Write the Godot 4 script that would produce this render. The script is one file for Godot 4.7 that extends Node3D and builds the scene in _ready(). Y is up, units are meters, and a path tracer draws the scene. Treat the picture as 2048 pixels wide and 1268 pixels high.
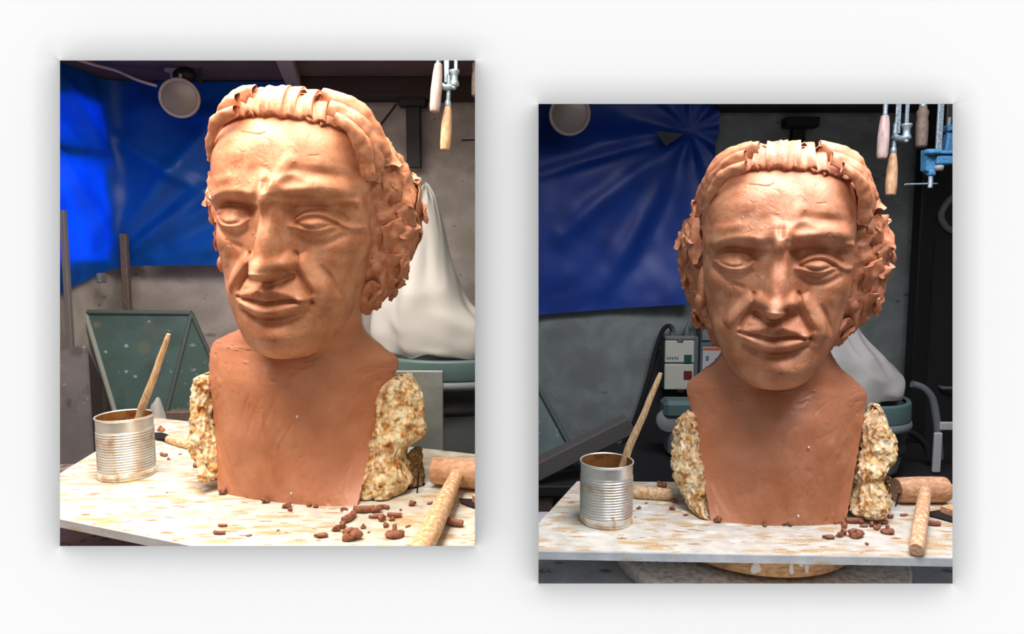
extends Node3D
# Two sculptor's workshops seen through two openings of one added white wall that leans back a little.
# Each workshop holds the same clay portrait bust, met from another side. Metres, y up, the visitor stands at z = 0.

var M := {}
var taken := {}


func _ready():
	var cam := Camera3D.new()
	cam.name = "camera"
	cam.fov = rad_to_deg(2.0 * atan(634.0 / 1400.0))
	cam.near = 0.05
	cam.far = 60.0
	cam.position = Vector3(0, 1.55, 0)
	cam.rotation_degrees = Vector3(-5.5, 0, 0)
	add_child(cam)
	cam.current = true

	var sky_m := ProceduralSkyMaterial.new()   # an even white overcast
	sky_m.sky_top_color = Color(1.0, 1.0, 1.0)
	sky_m.sky_horizon_color = Color(0.97, 0.975, 0.98)
	sky_m.ground_horizon_color = Color(0.95, 0.95, 0.95)
	sky_m.ground_bottom_color = Color(0.93, 0.93, 0.93)
	sky_m.sky_energy_multiplier = 1.0
	sky_m.ground_energy_multiplier = 1.0
	var sky := Sky.new()
	sky.sky_material = sky_m
	var env := Environment.new()
	env.background_mode = Environment.BG_SKY
	env.sky = sky
	env.background_energy_multiplier = 1.24
	env.tonemap_mode = Environment.TONE_MAPPER_LINEAR
	env.tonemap_exposure = 1.0
	env.sdfgi_enabled = true
	env.ssao_enabled = true
	env.ssil_enabled = true
	var we := WorldEnvironment.new()
	we.name = "world_environment"
	we.environment = env
	add_child(we)

	# unseen rooflights light the rooms from above; unseen side opening lights the tarpaulin
	area_light("unseen_rooflight_light", Vector3(-0.56, 2.34, -1.20), Vector3(-90, 0, 0), Vector2(0.9, 0.9), 4.8, Color(1.0, 0.95, 0.9))
	area_light("unseen_rooflight_light", Vector3(0.61, 2.34, -1.12), Vector3(-90, 0, 0), Vector2(0.88, 0.74), 3.05, Color(0.98, 0.97, 1.0))
	area_light("unseen_side_light", Vector3(-1.62, 1.68, -1.98), Vector3(0, -90, 0), Vector2(0.62, 0.5), 2.3, Color(1.0, 1.0, 1.0))

	materials()
	display_wall()
	workshop_shell()
	left_background()
	right_background()
	busts()
	left_bench()
	right_bench()


func area_light(called: String, at: Vector3, turn: Vector3, size: Vector2, energy: float, color: Color) -> void:
	var l := AreaLight3D.new()
	l.name = numbered(called)
	l.position = at
	l.rotation_degrees = turn
	l.area_size = size
	l.light_energy = energy
	l.light_color = color
	l.shadow_enabled = true
	l.set("area_range", 12.0)
	add_child(l)


# ---------------------------------------------------------------- naming

func numbered(called: String) -> String:
	if not taken.has(called):
		taken[called] = 0
		return called
	taken[called] += 1
	return "%s_%03d" % [called, taken[called]]


func thing(called: String, label: String, category: String, at := Vector3.ZERO, group := "") -> Node3D:
	var o := Node3D.new()
	o.name = numbered(called)
	o.position = at
	add_child(o)
	return tag(o, label, category, group)


func tag(o: Node3D, label: String, category: String, group := "") -> Node3D:
	o.set_meta("label", label)
	o.set_meta("category", category)
	if group != "":
		o.set_meta("group", group)
	return o


func put(called: String, mesh: Mesh, mat: Material, parent: Node3D = null) -> MeshInstance3D:
	var o := MeshInstance3D.new()
	o.name = numbered(called) if parent == null else called
	o.mesh = mesh
	o.material_override = mat
	if parent == null:
		add_child(o)
	else:
		parent.add_child(o, true)
	return o


func struct(called: String, mesh: Mesh, mat: Material, parent: Node3D = null) -> MeshInstance3D:
	var o := put(called, mesh, mat, parent)
	if parent == null:
		o.set_meta("kind", "structure")
	return o


# ---------------------------------------------------------------- shapes

class Acc:
	var v := PackedVector3Array()
	var n := PackedVector3Array()
	var c := PackedColorArray()
	var i := PackedInt32Array()

	func mesh() -> ArrayMesh:
		var a := []
		a.resize(Mesh.ARRAY_MAX)
		a[Mesh.ARRAY_VERTEX] = v
		a[Mesh.ARRAY_NORMAL] = n
		a[Mesh.ARRAY_COLOR] = c
		a[Mesh.ARRAY_INDEX] = i
		var m := ArrayMesh.new()
		m.add_surface_from_arrays(Mesh.PRIMITIVE_TRIANGLES, a)
		return m

	func grid(p: PackedVector3Array, nu: int, nv: int, flip := false, tint := Color.WHITE, wrap := false, cols := PackedColorArray()) -> void:
		# p[row * nu + column]; smooth normals
		var base := v.size()
		var nn := PackedVector3Array()
		nn.resize(p.size())
		var ids := PackedInt32Array()
		var last := nu if wrap else nu - 1
		for r in nv - 1:
			for k in last:
				var k2 := (k + 1) % nu
				var a := r * nu + k
				var b := r * nu + k2
				var d := (r + 1) * nu + k
				var e := (r + 1) * nu + k2
				var f := (p[e] - p[a]).cross(p[d] - p[b])
				if flip:
					f = -f
				nn[a] += f
				nn[b] += f
				nn[d] += f
				nn[e] += f
				if flip:
					ids.append_array([base + a, base + b, base + e, base + a, base + e, base + d])
				else:
					ids.append_array([base + a, base + e, base + b, base + a, base + d, base + e])
		for k in nn.size():
			nn[k] = nn[k].normalized()
		v.append_array(p)
		n.append_array(nn)
		i.append_array(ids)
		if cols.size():
			c.append_array(cols)
		else:
			var cc := PackedColorArray()
			cc.resize(p.size())
			cc.fill(tint)
			c.append_array(cc)

	func poly(q: Array, outward: Vector3, tint := Color.WHITE) -> void:
		# flat convex polygon that faces «outward»
		var nor := Vector3.ZERO
		for k in q.size():
			nor += (q[k] as Vector3).cross(q[(k + 1) % q.size()])
		nor = nor.normalized()
		var turned := nor.dot(outward) < 0.0
		if turned:
			nor = -nor
		var base := v.size()
		for x in q:
			v.append(x)
			n.append(nor)
			c.append(tint)
		for k in range(1, q.size() - 1):
			if turned:
				i.append_array([base, base + k, base + k + 1])
			else:
				i.append_array([base, base + k + 1, base + k])

	func box(at: Vector3, size: Vector3, basis := Basis(), bevel := 0.0, tint := Color.WHITE) -> void:
		var h := size / 2.0
		var bv := minf(bevel, minf(h.x, minf(h.y, h.z)) * 0.9)
		var pt := func(sx: float, sy: float, sz: float, ax: int) -> Vector3:
			var w := Vector3(sx * (h.x - (0.0 if ax == 0 else bv)), sy * (h.y - (0.0 if ax == 1 else bv)), sz * (h.z - (0.0 if ax == 2 else bv)))
			return at + basis * w
		for ax in 3:
			for s in [-1.0, 1.0]:
				var q := []
				for t in [[-1.0, -1.0], [1.0, -1.0], [1.0, 1.0], [-1.0, 1.0]]:
					var g := [s, t[0], t[1]] if ax == 0 else [t[0], s, t[1]] if ax == 1 else [t[0], t[1], s]
					q.append(pt.call(g[0], g[1], g[2], ax))
				var out := Vector3.ZERO
				out[ax] = s
				poly(q, basis * out, tint)
		if bv <= 0.0:
			return
		for pair in [[0, 1], [1, 2], [0, 2]]:
			for s in [-1.0, 1.0]:
				for t in [-1.0, 1.0]:
					var q := []
					for e in [[-1.0, pair[0]], [1.0, pair[0]], [1.0, pair[1]], [-1.0, pair[1]]]:
						var g := [e[0], e[0], e[0]]
						g[pair[0]] = s
						g[pair[1]] = t
						q.append(pt.call(g[0], g[1], g[2], e[1]))
					var out := Vector3.ZERO
					out[pair[0]] = s
					out[pair[1]] = t
					poly(q, basis * out, tint)
		for sx in [-1.0, 1.0]:
			for sy in [-1.0, 1.0]:
				for sz in [-1.0, 1.0]:
					poly([pt.call(sx, sy, sz, 0), pt.call(sx, sy, sz, 1), pt.call(sx, sy, sz, 2)], basis * Vector3(sx, sy, sz), tint)

	func prism(outline: Array, extrude: Vector3, tint := Color.WHITE) -> void:
		# planar outline (any simple polygon) pushed along «extrude»
		var nor := Vector3.ZERO
		for k in outline.size():
			nor += (outline[k] as Vector3).cross(outline[(k + 1) % outline.size()])
		nor = nor.normalized()
		var ux: Vector3 = ((outline[1] as Vector3) - (outline[0] as Vector3)).normalized()
		var uy := nor.cross(ux)
		var flat := PackedVector2Array()
		for w in outline:
			flat.append(Vector2((w as Vector3).dot(ux), (w as Vector3).dot(uy)))
		var tri := Geometry2D.triangulate_polygon(flat)
		for t in range(0, tri.size(), 3):
			var a: Vector3 = outline[tri[t]]
			var b: Vector3 = outline[tri[t + 1]]
			var d: Vector3 = outline[tri[t + 2]]
			poly([a, b, d], -extrude, tint)
			poly([a + extrude, b + extrude, d + extrude], extrude, tint)
		for k in outline.size():
			var a: Vector3 = outline[k]
			var b: Vector3 = outline[(k + 1) % outline.size()]
			poly([a, b, b + extrude, a + extrude], (b - a).cross(nor), tint)

	func tube(path: PackedVector3Array, radii: PackedFloat32Array, seg := 12, tint := Color.WHITE, squash := 1.0, up := Vector3.UP) -> void:
		var p := PackedVector3Array()
		var m := path.size()
		var rows := 0
		var ref := up
		for k in m:
			var t := (path[mini(k + 1, m - 1)] - path[maxi(k - 1, 0)]).normalized()
			var side := t.cross(ref)
			if side.length() < 0.05:
				side = t.cross(Vector3.RIGHT)
			side = side.normalized()
			var nrm := side.cross(t).normalized()
			ref = nrm
			var r := radii[k] if k < radii.size() else radii[-1]
			if k == 0:
				for s in seg:
					p.append(path[0])
				rows += 1
			for s in seg:
				var ang := TAU * s / seg
				p.append(path[k] + (side * cos(ang) + nrm * sin(ang) * squash) * r)
			rows += 1
			if k == m - 1:
				for s in seg:
					p.append(path[k])
				rows += 1
		grid_creased(p, seg, rows, tint)

	func grid_creased(p: PackedVector3Array, seg: int, rows: int, tint: Color) -> void:
		# a swept tube whose first and last rows are end caps with their own normals
		var mid := PackedVector3Array()
		for k in range(seg, p.size() - seg):
			mid.append(p[k])
		grid(mid, seg, rows - 2, false, tint, true)
		var a := []
		var b := []
		for k in seg:
			a.append(p[seg + k])
			b.append(p[p.size() - 2 * seg + k])
		var d: Vector3 = p[p.size() - 1] - p[0]
		var first: Vector3 = p[0] - (p[2 * seg] + p[2 * seg + seg / 2]) / 2.0 if rows > 3 else -d
		poly(a, first if first.length() > 1e-6 else -d, tint)
		var e: Vector3 = p[p.size() - 1] - (p[p.size() - 3 * seg] + p[p.size() - 3 * seg + seg / 2]) / 2.0 if rows > 3 else d
		poly(b, e if e.length() > 1e-6 else d, tint)

	func lathe(profile: Array, seg := 32, x := Transform3D(), tint := Color.WHITE) -> void:
		# profile of Vector2(radius, height) from bottom to top, smooth
		var p := PackedVector3Array()
		for q in profile:
			for s in seg:
				var ang := TAU * s / seg
				p.append(x * Vector3(q.x * cos(ang), q.y, -q.x * sin(ang)))
		grid(p, seg, profile.size(), true, tint, true)

	func blob(at: Vector3, radii: Vector3, noise: FastNoiseLite, amp: float, rough := 9, basis := Basis(), tint := Color.WHITE, square := 1.0) -> void:
		var nu := rough * 2
		var nv := rough + 1
		var p := PackedVector3Array()
		for r in nv:
			var lat := PI * (float(r) / rough - 0.5)
			for k in nu:
				var lon := TAU * k / nu
				var d := Vector3(cos(lat) * cos(lon), sin(lat), -cos(lat) * sin(lon))
				var s := Vector3(signf(d.x) * pow(absf(d.x), square), signf(d.y) * pow(absf(d.y), square), signf(d.z) * pow(absf(d.z), square))
				var w := s * radii
				w *= 1.0 + amp * noise.get_noise_3dv((at + w) * 1.0)
				p.append(at + basis * w)
		grid(p, nu, nv, true, tint, true)


func noise(frequency: float, octaves := 3, sd := 1, kind := FastNoiseLite.TYPE_SIMPLEX_SMOOTH) -> FastNoiseLite:
	var n := FastNoiseLite.new()
	n.noise_type = kind
	n.seed = sd
	n.frequency = frequency
	n.fractal_type = FastNoiseLite.FRACTAL_FBM
	n.fractal_octaves = octaves
	return n


func smooth_path(pts: Array, steps := 6) -> PackedVector3Array:
	var out := PackedVector3Array()
	for k in pts.size() - 1:
		var a: Vector3 = pts[maxi(k - 1, 0)]
		var b: Vector3 = pts[k]
		var d: Vector3 = pts[k + 1]
		var e: Vector3 = pts[mini(k + 2, pts.size() - 1)]
		for s in steps:
			out.append(b.cubic_interpolate(d, a, e, float(s) / steps))
	out.append(pts[-1])
	return out


func same(r: float, count: int) -> PackedFloat32Array:
	var a := PackedFloat32Array()
	a.resize(count)
	a.fill(r)
	return a


func box_mesh(at: Vector3, size: Vector3, bevel := 0.0, basis := Basis()) -> ArrayMesh:
	var a := Acc.new()
	a.box(at, size, basis, bevel)
	return a.mesh()


func tube_mesh(pts: Array, r: float, seg := 12, steps := 6) -> ArrayMesh:
	var a := Acc.new()
	var p := smooth_path(pts, steps) if pts.size() > 2 else PackedVector3Array(pts)
	a.tube(p, same(r, p.size()), seg)
	return a.mesh()


func prism_mesh(outline: Array, extrude: Vector3) -> ArrayMesh:
	var a := Acc.new()
	a.prism(outline, extrude)
	return a.mesh()


# ---------------------------------------------------------------- materials

func noise_tex(frequency: float, octaves: int, sd: int, stops: Array, colors: Array, size := 512, as_normal := false, bump := 4.0, kind := FastNoiseLite.TYPE_SIMPLEX_SMOOTH) -> NoiseTexture2D:
	var t := NoiseTexture2D.new()
	t.width = size
	t.height = size
	t.seamless = true
	t.noise = noise(frequency, octaves, sd, kind)
	t.generate_mipmaps = false
	if as_normal:
		t.as_normal_map = true
		t.bump_strength = bump
	elif colors.size():
		var g := Gradient.new()
		g.offsets = PackedFloat32Array(stops)
		g.colors = PackedColorArray(colors)
		t.color_ramp = g
	return t


func mat(called: String, color: Color, rough := 0.7, metal := 0.0, tex: Texture2D = null, scale := Vector3.ONE, nrm: Texture2D = null, nscale := 1.0, vcol := false) -> StandardMaterial3D:
	var m := StandardMaterial3D.new()
	m.resource_name = called
	m.albedo_color = color
	m.roughness = rough
	m.metallic = metal
	m.uv1_triplanar = true
	m.uv1_scale = scale
	if tex:
		m.albedo_texture = tex
	if nrm:
		m.normal_enabled = true
		m.normal_texture = nrm
		m.normal_scale = nscale
	m.vertex_color_use_as_albedo = vcol
	M[called] = m
	return m


func spatter_tex(size: int, ground: Color, spots: Array, sd: int) -> ImageTexture:
	# a flat colour with soft mottling and random flecks; spots: [count, min radius, max radius, colour, stretch]
	var im := Image.create(size, size, false, Image.FORMAT_RGB8)
	var n := noise(0.012, 4, sd)
	for y in size:
		for x in size:
			var k := 1.0 + 0.10 * n.get_noise_2d(x, y)
			im.set_pixel(x, y, Color(ground.r * k, ground.g * k, ground.b * k))
	var rng := RandomNumberGenerator.new()
	rng.seed = sd
	for s in spots:
		for q in s[0]:
			var cx := rng.randf() * size
			var cy := rng.randf() * size
			var r := rng.randf_range(s[1], s[2])
			var st: float = s[4] * rng.randf_range(0.6, 1.4)
			var strength := rng.randf_range(0.35, 1.0)
			var col: Color = s[3]
			var reach_x := int(r * st + 2)
			var reach_y := int(r + 2)
			for dy in range(-reach_y, reach_y + 1):
				for dx in range(-reach_x, reach_x + 1):
					var px := posmod(int(cx) + dx, size)
					var py := posmod(int(cy) + dy, size)
					var e := Vector2(dx / (r * st), dy / r).length()
					e += 0.55 * n.get_noise_2d(px * 9.0, py * 9.0)
					if e < 1.0:
						var w := strength * clampf((1.0 - e) * 2.0, 0.0, 1.0)
						im.set_pixel(px, py, im.get_pixel(px, py).lerp(col, w))
	return ImageTexture.create_from_image(im)


func scratch_tex(size: int, count: int, dots: int, dark: Color, sd: int) -> ImageTexture:
	# torn marks with painted-in shade, and dark crumbs, on white; multiplied over a colour
	var im := Image.create(size, size, false, Image.FORMAT_RGB8)
	im.fill(Color.WHITE)
	var rng := RandomNumberGenerator.new()
	rng.seed = sd
	for k in count:
		var p := Vector2(rng.randf(), rng.randf()) * size
		var ang := rng.randf() * TAU
		var n := int(rng.randf_range(8, 70))
		var w := rng.randf_range(0.5, 1.5)
		var strength := rng.randf_range(0.25, 0.9)
		for s in n:
			ang += rng.randfn(0.0, 0.16)
			p += Vector2.from_angle(ang)
			for q in int(ceil(w)) + 1:
				var x := posmod(int(p.x) + q, size)
				var y := posmod(int(p.y) + int(rng.randf_range(0, w)), size)
				im.set_pixel(x, y, im.get_pixel(x, y).lerp(dark, strength * (0.6 if q else 1.0)))
	for k in dots:
		var p := Vector2(rng.randf(), rng.randf()) * size
		var r := rng.randf_range(0.8, 2.6)
		for y in range(-3, 4):
			for x in range(-3, 4):
				if Vector2(x, y * rng.randf_range(0.8, 1.4)).length() < r:
					im.set_pixel(posmod(int(p.x) + x, size), posmod(int(p.y) + y, size), dark)
	return ImageTexture.create_from_image(im)


func over(m: StandardMaterial3D, tex: Texture2D, scale: Vector3) -> void:
	m.detail_enabled = true
	m.detail_blend_mode = BaseMaterial3D.BLEND_MODE_MUL
	m.detail_albedo = tex
	m.detail_uv_layer = BaseMaterial3D.DETAIL_UV_2
	m.uv2_triplanar = true
	m.uv2_scale = scale


func materials() -> void:
	var grain := noise_tex(0.02, 4, 3, [], [], 512, true, 3.0)
	var fine := noise_tex(0.06, 3, 5, [], [], 512, true, 3.0)
	mat("white_wall", Color(0.93, 0.93, 0.93), 0.95)
	mat("halo_lining", Color(0.42, 0.42, 0.42), 0.8)  # tone of the raised lining that shades the wall edges
	var clay_tex := noise_tex(0.007, 5, 11, [0.0, 0.3, 0.5, 0.68, 1.0], [Color(0.60, 0.36, 0.23), Color(0.72, 0.46, 0.315), Color(0.785, 0.53, 0.38), Color(0.825, 0.59, 0.45), Color(0.87, 0.68, 0.56)], 1024)
	mat("clay", Color(0.97, 0.955, 0.94), 0.56, 0.0, clay_tex, Vector3(2.6, 2.6, 2.6), fine, 0.25, true)
	M.clay.metallic_specular = 0.5
	mat("hair_clay", Color(0.96, 0.92, 0.90), 0.55, 0.0, clay_tex, Vector3(6, 6, 6), fine, 0.35, true)
	mat("chest_clay", Color(1.0, 1.0, 1.0), 0.46, 0.0, noise_tex(0.006, 4, 12, [0.0, 0.5, 1.0], [Color(0.68, 0.42, 0.28), Color(0.76, 0.495, 0.355), Color(0.82, 0.575, 0.45)], 1024), Vector3(1.7, 1.7, 1.7), fine, 0.25, true)
	var scratches := scratch_tex(1024, 330, 420, Color(0.46, 0.28, 0.20), 13)
	over(M.clay, scratches, Vector3(2.7, 2.7, 2.7))
	over(M.hair_clay, scratches, Vector3(3.4, 3.4, 3.4))
	over(M.chest_clay, scratch_tex(1024, 90, 260, Color(0.62, 0.42, 0.33), 15), Vector3(2.6, 2.6, 2.6))
	mat("dark_clay", Color(0.70, 0.45, 0.33), 0.7, 0.0, noise_tex(0.05, 3, 17, [0.0, 1.0], [Color(0.65, 0.62, 0.6), Color(1, 1, 1)], 256), Vector3(9, 9, 9), fine, 0.5, true)
	var plaster_tex := noise_tex(0.011, 5, 23, [0.0, 0.30, 0.41, 0.50, 0.60, 0.72, 0.86, 1.0], [Color(0.34, 0.20, 0.09), Color(0.66, 0.42, 0.19), Color(0.83, 0.61, 0.33), Color(0.91, 0.79, 0.56), Color(0.94, 0.88, 0.72), Color(0.95, 0.92, 0.84), Color(0.88, 0.72, 0.46), Color(0.74, 0.50, 0.25)], 1024)
	mat("plaster", Color(1, 1, 1), 0.85, 0.0, plaster_tex, Vector3(4.0, 4.0, 4.0), grain, 1.3, true)
	over(M.plaster, scratch_tex(1024, 160, 900, Color(0.42, 0.27, 0.15), 25), Vector3(4.0, 4.0, 4.0))
	mat("dirty_plaster", Color(0.62, 0.58, 0.50), 0.95, 0.0, plaster_tex, Vector3(9, 9, 9), grain, 1.5, true)
	var board_tex := spatter_tex(1024, Color(0.80, 0.785, 0.735), [[170, 5.0, 20.0, Color(0.76, 0.63, 0.45), 4.0], [170, 2.0, 8.0, Color(0.70, 0.48, 0.29), 4.2], [60, 2.0, 6.5, Color(0.56, 0.31, 0.18), 3.5], [420, 0.9, 2.2, Color(0.52, 0.30, 0.19), 1.7], [34, 1.2, 2.6, Color(0.42, 0.22, 0.14), 9.0], [60, 8.0, 26.0, Color(0.90, 0.92, 0.92), 2.0]], 41)
	mat("board_top", Color(1, 1, 1), 0.5, 0.0, board_tex, Vector3(2.0, 2.0, 2.0))
	var edge_tex := spatter_tex(512, Color(0.86, 0.89, 0.90), [[60, 3.0, 12.0, Color(0.82, 0.74, 0.60), 1.6], [120, 0.8, 1.8, Color(0.5, 0.34, 0.22), 1.5]], 43)
	mat("board_edge", Color(1, 1, 1), 0.5, 0.0, edge_tex, Vector3(3, 3, 3))
	var tin_tex := noise_tex(0.006, 5, 51, [0.0, 0.56, 0.66, 0.78, 1.0], [Color(0.95, 0.95, 0.94), Color(0.93, 0.93, 0.91), Color(0.90, 0.85, 0.77), Color(0.82, 0.65, 0.46), Color(0.68, 0.48, 0.30)], 512)
	mat("tin", Color(1, 1, 1), 0.30, 0.70, tin_tex, Vector3(7, 7, 7))
	mat("tin_inside", Color(0.62, 0.44, 0.24), 0.5, 0.35, tin_tex, Vector3(9, 9, 9))
	mat("slurry", Color(0.45, 0.30, 0.16), 0.35)
	var stick_tex := noise_tex(0.03, 4, 55, [0.0, 0.4, 0.7, 1.0], [Color(0.60, 0.44, 0.30), Color(0.78, 0.63, 0.45), Color(0.86, 0.76, 0.60), Color(0.92, 0.86, 0.78)], 512)
	mat("stick_wood", Color(1, 1, 1), 0.7, 0.0, stick_tex, Vector3(12, 3, 12))
	var wood_tex := noise_tex(0.02, 4, 57, [0.0, 0.45, 0.72, 1.0], [Color(0.64, 0.43, 0.30), Color(0.80, 0.59, 0.44), Color(0.86, 0.68, 0.53), Color(0.95, 0.88, 0.80)], 512)
	var pale_tex := noise_tex(0.02, 4, 58, [0.0, 0.4, 0.7, 1.0], [Color(0.66, 0.60, 0.54), Color(0.86, 0.82, 0.77), Color(0.94, 0.91, 0.88), Color(1, 1, 1)], 512)
	mat("mallet_wood", Color(1, 1, 1), 0.55, 0.0, wood_tex, Vector3(5, 12, 12))
	mat("mallet_handle", Color(1.0, 0.98, 0.95), 0.55, 0.0, noise_tex(0.03, 4, 59, [0.0, 0.5, 0.66, 0.8, 1.0], [Color(0.74, 0.52, 0.36), Color(0.86, 0.67, 0.50), Color(0.90, 0.76, 0.62), Color(0.96, 0.93, 0.89), Color(0.96, 0.94, 0.92)], 512), Vector3(8, 8, 5))
	mat("handle_plaster", Color(1, 1, 1), 0.85, 0.0, noise_tex(0.03, 4, 61, [0.0, 0.4, 0.7, 1.0], [Color(0.62, 0.42, 0.28), Color(0.84, 0.66, 0.48), Color(0.90, 0.80, 0.66), Color(0.93, 0.90, 0.84)], 512), Vector3(6, 6, 6), grain, 1.0)
	mat("rusty_steel", Color(0.20, 0.17, 0.18), 0.6, 0.6)
	mat("dark_iron", Color(0.10, 0.10, 0.11), 0.6, 0.5)
	mat("steel", Color(0.64, 0.70, 0.73), 0.42, 0.55, noise_tex(0.03, 4, 63, [0.0, 0.5, 1.0], [Color(0.55, 0.56, 0.56), Color(0.85, 0.87, 0.88), Color(1, 1, 1)], 256), Vector3(14, 14, 14))
	mat("pink_wood", Color(0.66, 0.60, 0.61), 0.7, 0.0, pale_tex, Vector3(10, 2, 10))
	mat("tan_wood", Color(0.74, 0.61, 0.48), 0.65, 0.0, pale_tex, Vector3(14, 4, 14))
	mat("old_wood", Color(0.40, 0.36, 0.33), 0.7, 0.0, pale_tex, Vector3(14, 6, 14))
	mat("blue_paint", Color(0.24, 0.46, 0.60), 0.5, 0.1, noise_tex(0.03, 4, 65, [0.0, 0.5, 0.75, 1.0], [Color(0.55, 0.6, 0.6), Color(0.9, 0.95, 1), Color(1, 1, 1), Color(1, 1, 1)], 256), Vector3(14, 14, 14))
	var wall_tex := spatter_tex(1024, Color(0.80, 0.80, 0.78), [[50, 20.0, 80.0, Color(0.72, 0.71, 0.68), 1.4], [70, 1.2, 4.5, Color(0.42, 0.40, 0.38), 1.2], [24, 4.0, 9.0, Color(0.60, 0.57, 0.54), 2.6]], 71)
	mat("wall_left_room", Color(0.76, 0.73, 0.72), 0.9, 0.0, wall_tex, Vector3(1.1, 1.1, 1.1))
	mat("wall_right_room", Color(0.62, 0.66, 0.67), 0.9, 0.0, wall_tex, Vector3(1.1, 1.1, 1.1))  # same paint as the left room; its dimmer light is in the colour
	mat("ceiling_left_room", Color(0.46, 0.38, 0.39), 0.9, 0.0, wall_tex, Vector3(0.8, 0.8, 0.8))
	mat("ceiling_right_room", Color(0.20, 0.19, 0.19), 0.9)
	mat("concrete", Color(0.5, 0.49, 0.48), 0.95, 0.0, wall_tex, Vector3(1, 1, 1))
	mat("dark_beam", Color(0.17, 0.12, 0.12), 0.8)
	mat("grey_beam", Color(0.55, 0.50, 0.51), 0.7)
	mat("black_steel", Color(0.04, 0.04, 0.045), 0.6)
	mat("dark_door", Color(0.105, 0.105, 0.112), 0.7)
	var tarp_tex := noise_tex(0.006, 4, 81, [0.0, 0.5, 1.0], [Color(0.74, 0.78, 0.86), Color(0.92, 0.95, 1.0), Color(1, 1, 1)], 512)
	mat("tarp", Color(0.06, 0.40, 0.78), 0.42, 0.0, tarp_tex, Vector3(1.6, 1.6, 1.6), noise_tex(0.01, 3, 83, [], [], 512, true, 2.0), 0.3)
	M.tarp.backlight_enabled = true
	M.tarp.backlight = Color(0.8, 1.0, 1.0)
	mat("tarp_dim", Color(0.05, 0.24, 0.58), 0.45, 0.0, tarp_tex, Vector3(1.6, 1.6, 1.6), noise_tex(0.01, 3, 83, [], [], 512, true, 2.0), 0.3)  # same tarpaulin as the left one; dimmer light put into its colour
	mat("lamp_white", Color(0.62, 0.58, 0.56), 0.45)
	mat("lamp_glass", Color(0.50, 0.47, 0.45), 0.35, 0.2)
	mat("cable_white", Color(0.72, 0.65, 0.64), 0.6)
	mat("green_sheet", Color(1, 1, 1), 0.6, 0.0, spatter_tex(512, Color(0.25, 0.34, 0.33), [[9, 14.0, 36.0, Color(0.42, 0.40, 0.32), 1.3], [12, 18.0, 50.0, Color(0.19, 0.27, 0.27), 1.3], [34, 3.0, 7.0, Color(0.62, 0.72, 0.74), 1.1], [50, 1.2, 3.0, Color(0.6, 0.68, 0.7), 1.0]], 91), Vector3(2.2, 2.2, 2.2))
	mat("green_rim", Color(0.28, 0.32, 0.31), 0.7)
	mat("pale_rim", Color(0.50, 0.52, 0.50), 0.7)
	mat("galvanised", Color(1, 1, 1), 0.6, 0.1, spatter_tex(512, Color(0.40, 0.39, 0.40), [[30, 6.0, 30.0, Color(0.30, 0.28, 0.28), 1.2], [50, 1.5, 5.0, Color(0.55, 0.55, 0.56), 1.3]], 93), Vector3(2, 2, 2))
	mat("sack", Color(0.64, 0.635, 0.62), 0.9)
	mat("sack_grey", Color(0.50, 0.52, 0.53), 0.9)
	mat("bucket_green", Color(0.32, 0.42, 0.42), 0.5)
	mat("bucket_grey", Color(0.44, 0.46, 0.47), 0.6)
	mat("bucket_dark", Color(0.14, 0.15, 0.16), 0.5)
	mat("pale_panel", Color(0.74, 0.78, 0.78), 0.7, 0.0, wall_tex, Vector3(1, 1, 1))
	mat("white_pipe", Color(0.70, 0.70, 0.70), 0.5)
	mat("box_face", Color(0.72, 0.73, 0.68), 0.55)
	mat("box_side", Color(0.33, 0.38, 0.40), 0.6)
	mat("box_dark", Color(0.07, 0.07, 0.075), 0.6)
	mat("button_green", Color(0.06, 0.30, 0.20), 0.5)
	mat("button_red", Color(0.42, 0.09, 0.10), 0.5)
	mat("label_blue", Color(0.33, 0.42, 0.55), 0.6)
	mat("label_orange", Color(0.72, 0.33, 0.15), 0.6)
	mat("dark_print", Color(0.2, 0.22, 0.24), 0.6)
	mat("cable_dark", Color(0.10, 0.10, 0.105), 0.6)
	mat("shade_grey", Color(0.25, 0.27, 0.31), 0.7)  # tone of the painted shade below the tarpaulin knot
	mat("timber_grey", Color(0.36, 0.345, 0.34), 0.85)
	mat("cable_grey", Color(0.38, 0.40, 0.41), 0.6)
	mat("bench_left", Color(1, 1, 1), 0.85, 0.0, spatter_tex(512, Color(0.58, 0.51, 0.52), [[30, 4.0, 16.0, Color(0.34, 0.27, 0.27), 1.4], [30, 3.0, 9.0, Color(0.55, 0.50, 0.48), 1.6]], 95), Vector3(3, 3, 3))
	mat("bench_right", Color(1, 1, 1), 0.85, 0.0, spatter_tex(512, Color(0.76, 0.76, 0.77), [[40, 4.0, 18.0, Color(0.48, 0.47, 0.46), 1.4], [70, 2.0, 6.0, Color(0.9, 0.9, 0.9), 1.6]], 97), Vector3(3, 3, 3))
	mat("turntable_wood", Color(0.92, 0.76, 0.57), 0.7, 0.0, pale_tex, Vector3(4, 10, 4))
	mat("turntable_plate", Color(0.96, 0.95, 0.95), 0.75, 0.0, pale_tex, Vector3(5, 5, 5))
	mat("whitewash", Color(0.92, 0.92, 0.9), 0.8)
	mat("unseen_rooflight_glass", Color(1, 1, 1, 0.06), 0.1)  # glazing of the rooflights, which stay out of view
	M.unseen_rooflight_glass.transparency = BaseMaterial3D.TRANSPARENCY_ALPHA


# ---------------------------------------------------------------- the clay portrait

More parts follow.
